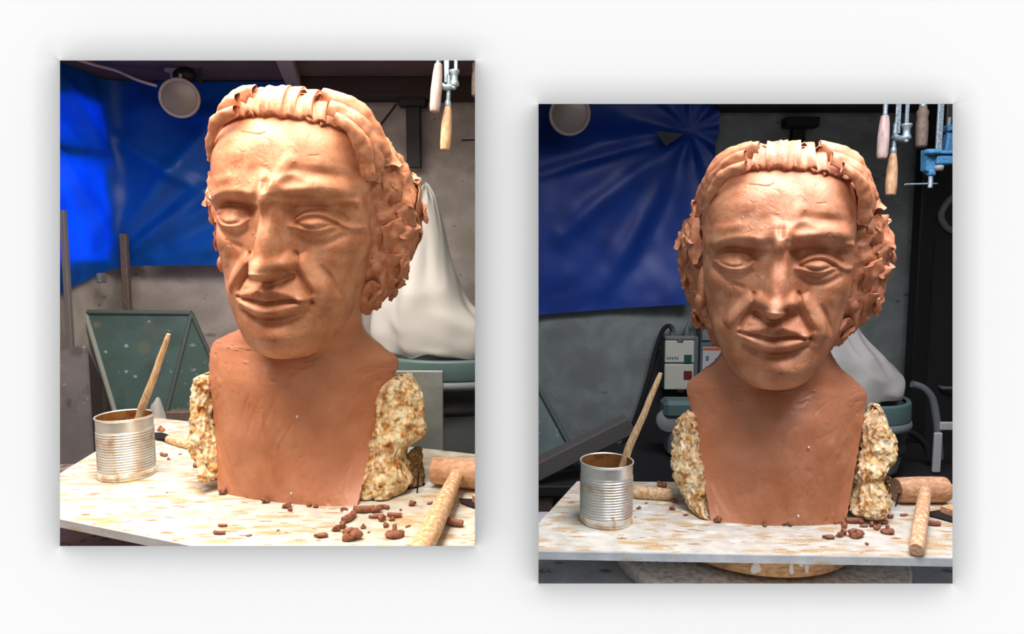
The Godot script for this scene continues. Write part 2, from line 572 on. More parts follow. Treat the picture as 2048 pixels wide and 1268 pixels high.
class Field:
	# a relief: heights in metres over a plane, worked with a few modelling tools
	var x0: float
	var y0: float
	var step: float
	var nx: int
	var ny: int
	var h := PackedFloat32Array()

	func _init(lo: Vector2, hi: Vector2, cell: float):
		x0 = lo.x
		y0 = lo.y
		step = cell
		nx = int((hi.x - lo.x) / cell) + 1
		ny = int((hi.y - lo.y) / cell) + 1
		h.resize(nx * ny)

	func thumb(at: Vector2, sx: float, sy: float, height: float, deg := 0.0, power := 2.0) -> void:
		# a rounded swelling (or dent)
		var reach := maxf(sx, sy) * 2.6
		var ca := cos(deg_to_rad(deg))
		var sa := sin(deg_to_rad(deg))
		for j in range(maxi(0, int((at.y - reach - y0) / step)), mini(ny, int((at.y + reach - y0) / step) + 2)):
			for i in range(maxi(0, int((at.x - reach - x0) / step)), mini(nx, int((at.x + reach - x0) / step) + 2)):
				var dx := x0 + i * step - at.x
				var dy := y0 + j * step - at.y
				var a := (dx * ca + dy * sa) / sx
				var b := (-dx * sa + dy * ca) / sy
				var d := a * a + b * b
				if d < 6.8:
					h[j * nx + i] += height * exp(-(d if power == 2.0 else pow(d, power / 2.0)))

	func line(points: Array, wide: float, height: float, power := 2.0, wide_end := -1.0, height_end := INF, fade := 0.0) -> void:
		# a strip of clay laid along a path, or a groove drawn along it
		var p := soft(points)
		var w2 := wide if wide_end < 0.0 else wide_end
		var h2 := height if height_end == INF else height_end
		_walk(p, maxf(wide, w2) * 2.4, func(k: int, d: float, _side: float, t: float):
			var e := absf(d) / lerpf(wide, w2, t)
			if e < 2.4:
				var ends := 1.0 if fade <= 0.0 else smoothstep(0.0, fade, minf(t, 1.0 - t))
				h[k] += ends * lerpf(height, h2, t) * exp(-pow(e, power)))

	func ledge(points: Array, edge: float, fall: float, height: float) -> void:
		# raised on the left of the path, with a sharp edge along it
		var p := soft(points)
		_walk(p, fall * 2.4, func(k: int, d: float, side: float, t: float):
			var s := d * side
			var up := clampf(s / edge * 0.5 + 0.5, 0.0, 1.0)
			up = up * up * (3.0 - 2.0 * up)
			var ends := clampf(minf(t, 1.0 - t) * 7.0, 0.0, 1.0)
			h[k] += height * ends * up * exp(-pow(maxf(s, 0.0) / fall, 2.0)))

	func soft(points: Array) -> PackedVector2Array:
		var p := PackedVector2Array(points)
		for round in 2:
			if p.size() < 3:
				return p
			var q := PackedVector2Array([p[0]])
			for k in p.size() - 1:
				q.append(p[k].lerp(p[k + 1], 0.25))
				q.append(p[k].lerp(p[k + 1], 0.75))
			q.append(p[-1])
			p = q
		return p

	func _walk(p: PackedVector2Array, reach: float, act: Callable) -> void:
		var lo := p[0]
		var hi := p[0]
		for q in p:
			lo = lo.min(q)
			hi = hi.max(q)
		var m := p.size() - 1
		for j in range(maxi(0, int((lo.y - reach - y0) / step)), mini(ny, int((hi.y + reach - y0) / step) + 2)):
			for i in range(maxi(0, int((lo.x - reach - x0) / step)), mini(nx, int((hi.x + reach - x0) / step) + 2)):
				var w := Vector2(x0 + i * step, y0 + j * step)
				var best := 1e9
				var side := 1.0
				var at := 0.0
				for k in m:
					var a := p[k]
					var ab := p[k + 1] - a
					var t := clampf((w - a).dot(ab) / maxf(ab.length_squared(), 1e-12), 0.0, 1.0)
					var d := (a + ab * t).distance_squared_to(w)
					if d < best:
						best = d
						side = 1.0 if ab.cross(w - a) > 0.0 else -1.0
						at = (k + t) / m
				best = sqrt(best)
				if best < reach:
					act.call(j * nx + i, best, side, at)

	func sample(w: Vector2) -> float:
		var fx := clampf((w.x - x0) / step, 0.0, nx - 1.001)
		var fy := clampf((w.y - y0) / step, 0.0, ny - 1.001)
		var i := int(fx)
		var j := int(fy)
		var u := fx - i
		var t := fy - j
		var k := j * nx + i
		return lerpf(lerpf(h[k], h[k + 1], u), lerpf(h[k + nx], h[k + nx + 1], u), t)


func table(rows: Array, at: float, column: int) -> float:
	# smooth look-up in rows [key, a, b, ...] sorted by rising key
	if at <= rows[0][0]:
		return rows[0][column]
	for k in rows.size() - 1:
		if at <= rows[k + 1][0]:
			var a: float = rows[maxi(k - 1, 0)][column]
			var b: float = rows[k][column]
			var d: float = rows[k + 1][column]
			var e: float = rows[mini(k + 2, rows.size() - 1)][column]
			var ka: float = rows[maxi(k - 1, 0)][0]
			var kb: float = rows[k][0]
			var kd: float = rows[k + 1][0]
			var ke: float = rows[mini(k + 2, rows.size() - 1)][0]
			var t := (at - kb) / (kd - kb)
			var m1 := (d - a) / maxf(kd - ka, 1e-6) * (kd - kb)
			var m2 := (e - b) / maxf(ke - kb, 1e-6) * (kd - kb)
			if (d - b) * (b - a) <= 0.0:
				m1 = 0.0
			if (e - d) * (d - b) <= 0.0:
				m2 = 0.0
			var t2 := t * t
			var t3 := t2 * t
			return (2.0 * t3 - 3.0 * t2 + 1.0) * b + (t3 - 2.0 * t2 + t) * m1 + (-2.0 * t3 + 3.0 * t2) * d + (t3 - t2) * m2
	return rows[-1][column]


# key v (height over the eyes), half width, front, back, depth of the widest place, exponent
var HEAD := [
	[-0.245, 0.004, -0.045, -0.055, -0.05, 2.0],
	[-0.240, 0.034, -0.008, -0.100, -0.05, 2.0],
	[-0.228, 0.058, 0.016, -0.130, -0.055, 2.0],
	[-0.212, 0.074, 0.030, -0.150, -0.06, 2.0],
	[-0.190, 0.089, 0.036, -0.170, -0.075, 2.0],
	[-0.160, 0.106, 0.029, -0.20, -0.09, 2.05],
	[-0.130, 0.118, 0.027, -0.23, -0.10, 2.1],
	[-0.095, 0.127, 0.019, -0.26, -0.11, 2.15],
	[-0.050, 0.135, 0.013, -0.29, -0.115, 2.2],
	[0.0, 0.139, 0.010, -0.31, -0.12, 2.2],
	[0.035, 0.140, 0.020, -0.32, -0.12, 2.25],
	[0.075, 0.141, 0.023, -0.32, -0.12, 2.3],
	[0.115, 0.138, 0.014, -0.31, -0.12, 2.3],
	[0.150, 0.127, -0.006, -0.29, -0.12, 2.25],
	[0.175, 0.108, -0.030, -0.26, -0.125, 2.2],
	[0.195, 0.070, -0.070, -0.21, -0.13, 2.1],
	[0.203, 0.006, -0.125, -0.14, -0.13, 2.0],
]

var CAP := [
	[-0.195, 0.02, -0.155, -0.20, -0.17, 2.0],
	[-0.185, 0.088, -0.120, -0.24, -0.18, 2.0],
	[-0.160, 0.132, -0.105, -0.28, -0.185, 2.2],
	[-0.130, 0.160, -0.098, -0.31, -0.185, 2.4],
	[-0.095, 0.180, -0.092, -0.33, -0.18, 2.5],
	[-0.050, 0.198, -0.088, -0.34, -0.18, 2.5],
	[0.0, 0.206, -0.083, -0.35, -0.175, 2.5],
	[0.045, 0.204, -0.078, -0.35, -0.17, 2.5],
	[0.090, 0.187, -0.072, -0.34, -0.165, 2.4],
	[0.125, 0.165, -0.066, -0.32, -0.155, 2.3],
	[0.150, 0.143, -0.060, -0.31, -0.15, 2.2],
	[0.170, 0.120, -0.055, -0.29, -0.145, 2.1],
	[0.188, 0.092, -0.060, -0.25, -0.14, 2.0],
	[0.201, 0.056, -0.085, -0.21, -0.14, 2.0],
	[0.207, 0.006, -0.125, -0.15, -0.14, 2.0],
]


func slice_point(rows: Array, v: float, ang: float) -> Vector3:
	# ang 0 looks forward (+z), PI/2 to +x
	var a := table(rows, v, 1)
	var f := table(rows, v, 2)
	var b := table(rows, v, 3)
	var w := table(rows, v, 4)
	var e := 2.0 / table(rows, v, 5)
	var s := sin(ang)
	var c := cos(ang)
	var x := signf(s) * pow(absf(s), e) * a
	if rows == CAP and x < 0.0:
		x *= 0.90   # the hair is fuller on one side
		f -= 0.03
		w -= 0.03
	var z := w + (f - w) * pow(maxf(c, 0.0), e) if c >= 0.0 else w - (w - b) * pow(-c, e)
	return Vector3(x, v, z)


func carve_face() -> Field:
	var f := Field.new(Vector2(-0.165, -0.25), Vector2(0.165, 0.21), 0.00125)
	# brows
	f.line([Vector2(-0.1218, 0.0320), Vector2(-0.0889, 0.0456), Vector2(-0.0520, 0.0456), Vector2(-0.0190, 0.0378)], 0.021, 0.0095, 2.0)
	f.line([Vector2(0.0198, 0.0437), Vector2(0.0528, 0.0502), Vector2(0.0916, 0.0510), Vector2(0.1265, 0.0456)], 0.023, 0.0115, 2.0)
	f.ledge([Vector2(-0.0132, 0.0254), Vector2(-0.0384, 0.0270), Vector2(-0.0675, 0.0301), Vector2(-0.0947, 0.0277), Vector2(-0.1249, 0.0184)], 0.0055, 0.034, 0.0130)
	f.ledge([Vector2(0.1342, 0.0340), Vector2(0.1187, 0.0328), Vector2(0.0877, 0.0301), Vector2(0.0489, 0.0270), Vector2(0.0101, 0.0301)], 0.0060, 0.036, 0.0155)
	# eye sockets
	f.thumb(Vector2(-0.0722, 0.0138), 0.034, 0.0175, -0.024)
	f.line([Vector2(-0.1180, 0.0138), Vector2(-0.0908, 0.0219), Vector2(-0.0598, 0.0231), Vector2(-0.0256, 0.0192)], 0.0080, -0.0135)
	f.line([Vector2(0.0194, 0.0208), Vector2(0.0489, 0.0219), Vector2(0.0877, 0.0239), Vector2(0.1187, 0.0215)], 0.0085, -0.0135)
	f.thumb(Vector2(-0.0396, 0.0114), 0.014, 0.012, -0.011)
	f.thumb(Vector2(0.0652, 0.0122), 0.038, 0.0185, -0.024)
	f.thumb(Vector2(0.0287, 0.0114), 0.013, 0.014, -0.012)
	f.thumb(Vector2(0.1090, 0.0107), 0.018, 0.014, -0.006)
	# eyeballs
	f.thumb(Vector2(-0.0784, 0.0014), 0.0205, 0.0165, 0.0190, 0.0, 3.2)
	f.thumb(Vector2(0.0652, -0.0025), 0.0245, 0.0170, 0.0185, 0.0, 3.2)
	# left eye: heavy closed-looking lids
	f.line([Vector2(-0.1133, 0.0052), Vector2(-0.0966, 0.0146), Vector2(-0.0753, 0.0169), Vector2(-0.0551, 0.0114), Vector2(-0.0419, 0.0052)], 0.0042, 0.0045, 2.2)
	f.line([Vector2(-0.1044, 0.0177), Vector2(-0.0830, 0.0239), Vector2(-0.0598, 0.0215), Vector2(-0.0442, 0.0138)], 0.0030, -0.0030)
	f.line([Vector2(-0.1079, -0.0017), Vector2(-0.0939, -0.0126), Vector2(-0.0745, -0.0173), Vector2(-0.0551, -0.0118), Vector2(-0.0427, 0.0006)], 0.0050, 0.0062, 2.2)
	f.line([Vector2(-0.1024, -0.0029), Vector2(-0.0889, -0.0087), Vector2(-0.0733, -0.0103), Vector2(-0.0578, -0.0072)], 0.0024, -0.0028)
	f.line([Vector2(-0.1110, -0.0146), Vector2(-0.0927, -0.0281), Vector2(-0.0675, -0.0297), Vector2(-0.0442, -0.0196)], 0.0060, -0.0035)
	f.thumb(Vector2(-0.1117, 0.0045), 0.0045, 0.0035, -0.007)
	f.thumb(Vector2(-0.0419, 0.0060), 0.0050, 0.0045, -0.008)
	# right eye: open almond between two lids
	f.line([Vector2(0.0318, -0.0118), Vector2(0.0419, 0.0021), Vector2(0.0598, 0.0107), Vector2(0.0807, 0.0099), Vector2(0.0962, -0.0002), Vector2(0.1133, -0.0126), Vector2(0.1311, -0.0146)], 0.0046, 0.0078, 2.4)
	f.line([Vector2(0.0334, 0.0021), Vector2(0.0508, 0.0161), Vector2(0.0741, 0.0200), Vector2(0.0954, 0.0130), Vector2(0.1117, -0.0017)], 0.0034, -0.0042)
	f.line([Vector2(0.0380, -0.0056), Vector2(0.0528, 0.0021), Vector2(0.0722, 0.0045), Vector2(0.0923, -0.0049)], 0.0026, -0.0060)
	f.line([Vector2(0.0365, -0.0107), Vector2(0.0528, -0.0196), Vector2(0.0741, -0.0211), Vector2(0.0954, -0.0118)], 0.0042, 0.0058, 2.4)
	f.line([Vector2(0.0411, -0.0087), Vector2(0.0566, -0.0146), Vector2(0.0741, -0.0149), Vector2(0.0916, -0.0095)], 0.0022, -0.0030)
	f.thumb(Vector2(0.0660, -0.0056), 0.013, 0.0060, 0.0030, 0.0, 3.0)
	f.line([Vector2(0.0372, -0.0211), Vector2(0.0566, -0.0328), Vector2(0.0799, -0.0328), Vector2(0.1001, -0.0211)], 0.0055, 0.0026)
	f.line([Vector2(0.0392, -0.0281), Vector2(0.0586, -0.0405), Vector2(0.0838, -0.0405), Vector2(0.1071, -0.0281)], 0.0055, -0.0036)
	f.thumb(Vector2(0.0365, -0.0072), 0.0048, 0.0042, -0.010)
	f.thumb(Vector2(0.0966, -0.0080), 0.0040, 0.0045, -0.008)
	# nose
	f.thumb(Vector2(-0.0023, -0.0378), 0.031, 0.058, 0.019)
	f.line([Vector2(0.0194, 0.0425), Vector2(0.0528, 0.0456), Vector2(0.0954, 0.0456), Vector2(0.1257, 0.0425)], 0.0105, 0.0060, 2.6, -1.0, INF, 0.25)
	f.line([Vector2(-0.1180, 0.0270), Vector2(-0.0889, 0.0378), Vector2(-0.0559, 0.0402), Vector2(-0.0210, 0.0355)], 0.0090, 0.0040, 2.6, -1.0, INF, 0.25)
	f.line([Vector2(0.0019, 0.0572), Vector2(0.0016, 0.0146), Vector2(0.0000, -0.0204), Vector2(-0.0023, -0.0553), Vector2(-0.0054, -0.0863)], 0.0148, 0.012, 4.0, 0.0188, 0.052)
	f.thumb(Vector2(0.0008, 0.0223), 0.016, 0.022, 0.008)
	f.thumb(Vector2(-0.0062, -0.0786), 0.0175, 0.0150, 0.009, 0.0, 3.0)
	f.thumb(Vector2(-0.0287, -0.0700), 0.0110, 0.0125, 0.021, 0.0, 2.8)
	f.thumb(Vector2(0.0233, -0.0724), 0.0130, 0.0125, 0.024, 0.0, 2.8)
	f.line([Vector2(-0.0396, -0.0584), Vector2(-0.0415, -0.0731), Vector2(-0.0326, -0.0871)], 0.0032, -0.0055)
	f.line([Vector2(0.0365, -0.0553), Vector2(0.0411, -0.0731), Vector2(0.0334, -0.0871)], 0.0034, -0.0065)
	f.thumb(Vector2(-0.0260, -0.0848), 0.0060, 0.0040, -0.013)
	f.thumb(Vector2(0.0171, -0.0848), 0.0075, 0.0042, -0.015)
	f.line([Vector2(-0.0357, -0.0964), Vector2(-0.0190, -0.1018), Vector2(-0.0054, -0.1057), Vector2(0.0120, -0.1018), Vector2(0.0287, -0.0956)], 0.0070, -0.0210)
	f.line([Vector2(0.0081, 0.0223), Vector2(0.0116, -0.0165), Vector2(0.0140, -0.0553)], 0.0035, 0.0022)
	# folds from the nose to the mouth and in the cheeks
	f.line([Vector2(-0.0396, -0.0584), Vector2(-0.0578, -0.0824), Vector2(-0.0784, -0.1057), Vector2(-0.0900, -0.1212)], 0.0095, 0.0092, 3.0, -1.0, INF, 0.25)
	f.line([Vector2(-0.0353, -0.0793), Vector2(-0.0501, -0.0987), Vector2(-0.0605, -0.1154), Vector2(-0.0629, -0.1290)], 0.0042, -0.0090, 2.0, -1.0, INF, 0.3)
	f.line([Vector2(-0.0869, -0.0708), Vector2(-0.0916, -0.0941), Vector2(-0.0939, -0.1115)], 0.0070, -0.0040)
	f.line([Vector2(0.0427, -0.0576), Vector2(0.0566, -0.0856), Vector2(0.0729, -0.1115), Vector2(0.0838, -0.1426)], 0.0105, 0.0105, 3.0, -1.0, INF, 0.25)
	f.line([Vector2(0.0334, -0.0817), Vector2(0.0473, -0.1065), Vector2(0.0613, -0.1298), Vector2(0.0566, -0.1500)], 0.0046, -0.0098, 2.0, -1.0, INF, 0.3)
	f.line([Vector2(0.0729, -0.0739), Vector2(0.0900, -0.1057), Vector2(0.0978, -0.1387)], 0.0046, -0.0066, 2.0, -1.0, INF, 0.4)
	f.line([Vector2(0.0954, -0.0708), Vector2(0.1110, -0.1018), Vector2(0.1148, -0.1329)], 0.0100, 0.0030)
	# cheeks
	f.thumb(Vector2(-0.1083, -0.0367), 0.030, 0.024, 0.009)
	f.thumb(Vector2(0.1094, -0.0456), 0.032, 0.026, 0.009)
	f.thumb(Vector2(-0.0986, -0.0980), 0.018, 0.030, -0.005)
	f.thumb(Vector2(0.1117, -0.1096), 0.018, 0.030, -0.005)
	f.line([Vector2(-0.1102, -0.0165), Vector2(-0.0869, -0.0378), Vector2(-0.0598, -0.0483)], 0.0050, -0.0030)
	# mouth
	f.thumb(Vector2(-0.0023, -0.1271), 0.052, 0.038, 0.017)
	f.line([Vector2(-0.0613, -0.1282), Vector2(-0.0357, -0.1220), Vector2(-0.0124, -0.1158), Vector2(-0.0031, -0.1189), Vector2(0.0070, -0.1158), Vector2(0.0318, -0.1220), Vector2(0.0582, -0.1344)], 0.0072, 0.0075, 2.2)
	f.line([Vector2(-0.0629, -0.1306), Vector2(-0.0384, -0.1329), Vector2(-0.0124, -0.1387), Vector2(-0.0031, -0.1399), Vector2(0.0093, -0.1368), Vector2(0.0334, -0.1344), Vector2(0.0582, -0.1383)], 0.0030, -0.0115, 2.0)
	f.line([Vector2(-0.0504, -0.1414), Vector2(-0.0295, -0.1500), Vector2(-0.0023, -0.1546), Vector2(0.0248, -0.1500), Vector2(0.0497, -0.1383)], 0.0092, 0.0110, 2.6)
	f.line([Vector2(-0.0520, -0.1523), Vector2(-0.0326, -0.1639), Vector2(-0.0035, -0.1709), Vector2(0.0264, -0.1663), Vector2(0.0528, -0.1515)], 0.0070, -0.0085)
	f.line([Vector2(-0.0116, -0.0987), Vector2(-0.0178, -0.1143)], 0.0042, 0.0040)
	f.line([Vector2(0.0109, -0.0987), Vector2(0.0101, -0.1143)], 0.0042, 0.0040)
	f.line([Vector2(-0.0008, -0.0980), Vector2(-0.0031, -0.1127)], 0.0040, -0.0035)
	f.line([Vector2(-0.0442, -0.1115), Vector2(-0.0210, -0.1057)], 0.0040, 0.0025)
	f.thumb(Vector2(-0.0636, -0.1290), 0.0060, 0.0060, -0.005)
	f.thumb(Vector2(0.0590, -0.1368), 0.0060, 0.0060, -0.006)
	f.line([Vector2(0.0644, -0.1290), Vector2(0.0722, -0.1426), Vector2(0.0691, -0.1523)], 0.0050, 0.0040)
	# chin
	f.thumb(Vector2(0.0124, -0.1957), 0.034, 0.023, 0.014)
	# frown between the brows, forehead
	f.line([Vector2(0.0031, 0.0378), Vector2(0.0008, 0.0572), Vector2(0.0047, 0.0766)], 0.0046, -0.0070, 2.0, -1.0, INF, 0.45)
	f.line([Vector2(-0.0194, 0.0340), Vector2(-0.0147, 0.0572), Vector2(-0.0054, 0.0805)], 0.0100, 0.0055, 2.6, -1.0, INF, 0.4)
	f.line([Vector2(0.0147, 0.0340), Vector2(0.0163, 0.0572), Vector2(0.0248, 0.0844), Vector2(0.0396, 0.1038)], 0.0105, 0.0062, 2.6, -1.0, INF, 0.4)
	f.line([Vector2(0.0140, 0.0456), Vector2(0.0237, 0.0665), Vector2(0.0427, 0.0727), Vector2(0.0566, 0.0650)], 0.0055, 0.0026, 2.0, -1.0, INF, 0.4)
	f.line([Vector2(0.0217, 0.0534), Vector2(0.0411, 0.0592), Vector2(0.0644, 0.0541)], 0.0065, -0.0016, 2.0, -1.0, INF, 0.4)
	f.thumb(Vector2(0.0819, 0.0735), 0.032, 0.0095, -0.0075, -6.0)
	f.thumb(Vector2(-0.0869, 0.0630), 0.034, 0.0080, 0.0030, 8.0)
	f.thumb(Vector2(0.0799, 0.0592), 0.030, 0.0080, 0.0030, -4.0)
	f.thumb(Vector2(-0.0481, 0.1115), 0.050, 0.030, 0.0030)
	f.line([Vector2(-0.0559, 0.1403), Vector2(-0.0396, 0.1379), Vector2(-0.0217, 0.1348), Vector2(-0.0124, 0.1395)], 0.0014, -0.0026)
	f.line([Vector2(0.1323, 0.1115), Vector2(0.1389, 0.0766), Vector2(0.1459, 0.0378)], 0.0060, -0.0030, 2.0, -1.0, INF, 0.4)
	# tool marks, smears, cracks and crumbs
	var rng := RandomNumberGenerator.new()
	rng.seed = 77
	for k in 60:
		var a := Vector2(rng.randf_range(-0.12, 0.12), rng.randf_range(-0.20, 0.155))
		var d := Vector2.from_angle(rng.randf() * TAU) * rng.randf_range(0.020, 0.060)
		f.line([a, a + d * 0.5 + d.orthogonal() * rng.randf_range(-0.25, 0.25), a + d], rng.randf_range(0.006, 0.013), rng.randf_range(-0.0009, 0.0010), 2.6)
	for k in 60:
		var a := Vector2(rng.randf_range(-0.13, 0.13), rng.randf_range(-0.21, 0.155))
		var d := Vector2.from_angle(rng.randf() * TAU) * rng.randf_range(0.003, 0.016)
		f.line([a, a + d * 0.5 + d.orthogonal() * rng.randf_range(-0.5, 0.5), a + d], 0.0012, rng.randf_range(-0.0012, -0.0004))
	for k in 90:
		var a := Vector2(rng.randf_range(-0.135, 0.135), rng.randf_range(-0.22, 0.15))
		f.thumb(a, 0.0012, 0.0012 * rng.randf_range(1.0, 2.0), rng.randf_range(0.0008, 0.0016), rng.randf() * 180.0)
	return f


func head_mesh() -> ArrayMesh:
	var f := carve_face()
	var lumps := noise(9.0, 3, 101)
	var nu := 420
	var nv := 330
	var p := PackedVector3Array()
	p.resize(nu * nv)
	var cols := PackedColorArray()
	cols.resize(nu * nv)
	var tint := noise(14.0, 3, 102)
	for r in nv:
		var q := float(r) / (nv - 1)
		var v := lerpf(-0.245, 0.203, clampf(q + 0.012 * sin(TAU * q), 0.0, 1.0))
		var a := table(HEAD, v, 1)
		var fr := table(HEAD, v, 2)
		var bk := table(HEAD, v, 3)
		var wd := table(HEAD, v, 4)
		var e := 2.0 / table(HEAD, v, 5)
		for k in nu:
			var s := 2.0 * k / nu - 1.0
			var ang := PI * (0.5 * s + 0.5 * s * s * s)
			var sn := sin(ang)
			var cs := cos(ang)
			var w := Vector3(signf(sn) * pow(absf(sn), e) * a, v, wd + (fr - wd) * pow(cs, e) if cs >= 0.0 else wd - (wd - bk) * pow(-cs, e))
			var grow := lumps.get_noise_3dv(w) * 0.0016
			if cs > 0.0:
				var hgt := f.sample(Vector2(w.x, w.y)) * smoothstep(0.02, 0.35, cs)
				w.z += hgt + grow
			else:
				w += Vector3(sn, 0, cs) * grow
			p[r * nu + k] = w
			var t := 1.0 + 0.10 * tint.get_noise_3dv(w)
			cols[r * nu + k] = Color(t, t, t)
	var acc := Acc.new()
	acc.grid(p, nu, nv, true, Color.WHITE, true, cols)
	return acc.mesh()


func cap_mesh() -> ArrayMesh:
	var acc := Acc.new()
	var nu := 150
	var nv := 110
	var rough := noise(22.0, 4, 111)
	rough.fractal_type = FastNoiseLite.FRACTAL_RIDGED
	var p := PackedVector3Array()
	for r in nv:
		var v := lerpf(-0.195, 0.207, float(r) / (nv - 1))
		for k in nu:
			var ang := TAU * k / nu - PI
			var w := slice_point(CAP, v, ang)
			var out := Vector3(sin(ang), 0.25, cos(ang)).normalized()
			p.append(w + out * rough.get_noise_3d(w.x, w.y * 0.6, w.z) * 0.013 - out * 0.004)
	acc.grid(p, nu, nv, true, Color(0.95, 0.95, 0.95), true)
	return acc.mesh()


func flake(at: Vector3, along: Vector3, out: Vector3, long: float, wide: float, curl: float, hollow: float, rng: RandomNumberGenerator, thick := 0.0045) -> ArrayMesh:
	# one smear of clay pressed on with a finger: a thin bent leaf with a torn rim
	var acc := Acc.new()
	var crumple := noise(26.0, 3, 55)
	var side := along.cross(out).normalized()
	out = side.cross(along).normalized()
	var nu := 9
	var nv := 11
	var top := PackedVector3Array()
	var ph := rng.randf() * TAU
	var skew := rng.randf_range(-0.3, 0.3)
	for r in nv:
		var t := float(r) / (nv - 1)
		var w := wide * (0.55 + 0.45 * sin(PI * clampf(t * 0.8 + 0.15, 0.0, 1.0))) * (1.0 + 0.06 * sin(t * 7.0 + ph))
		for k in nu:
			var s := 2.0 * k / (nu - 1) - 1.0
			var torn := 1.0 + (0.05 * sin(s * 3.0 + ph) + 0.02 * sin(s * 9.0 + ph * 2.0)) * t - 0.16 * s * s * t
			var lift := hollow * s * s + curl * t * t + 0.0020 * sin(s * 4.0 + t * 5.0 + ph) * t + 0.010 * crumple.get_noise_3d(at.x + s * wide, at.y + t * long, ph)
			top.append(at + along * (t * long * torn) + side * (s * w * 0.5 + skew * t * t * wide) + out * lift)
	var under := PackedVector3Array()
	for r in nv:
		for k in nu:
			under.append(top[r * nu + k] - out * thick * (0.2 + 0.8 * smoothstep(0.0, 2.5, minf(minf(k, nu - 1 - k), nv - 1 - r))))
	acc.grid(top, nu, nv, false)
	acc.grid(under, nu, nv, true)
	for r in nv - 1:
		for k in [0, nu - 1]:
			acc.poly([top[r * nu + k], top[(r + 1) * nu + k], under[(r + 1) * nu + k], under[r * nu + k]], side * (1.0 if k else -1.0))
	for k in nu - 1:
		for r in [0, nv - 1]:
			acc.poly([top[r * nu + k], top[r * nu + k + 1], under[r * nu + k + 1], under[r * nu + k]], along * (1.0 if r else -1.0))
	return acc.mesh()


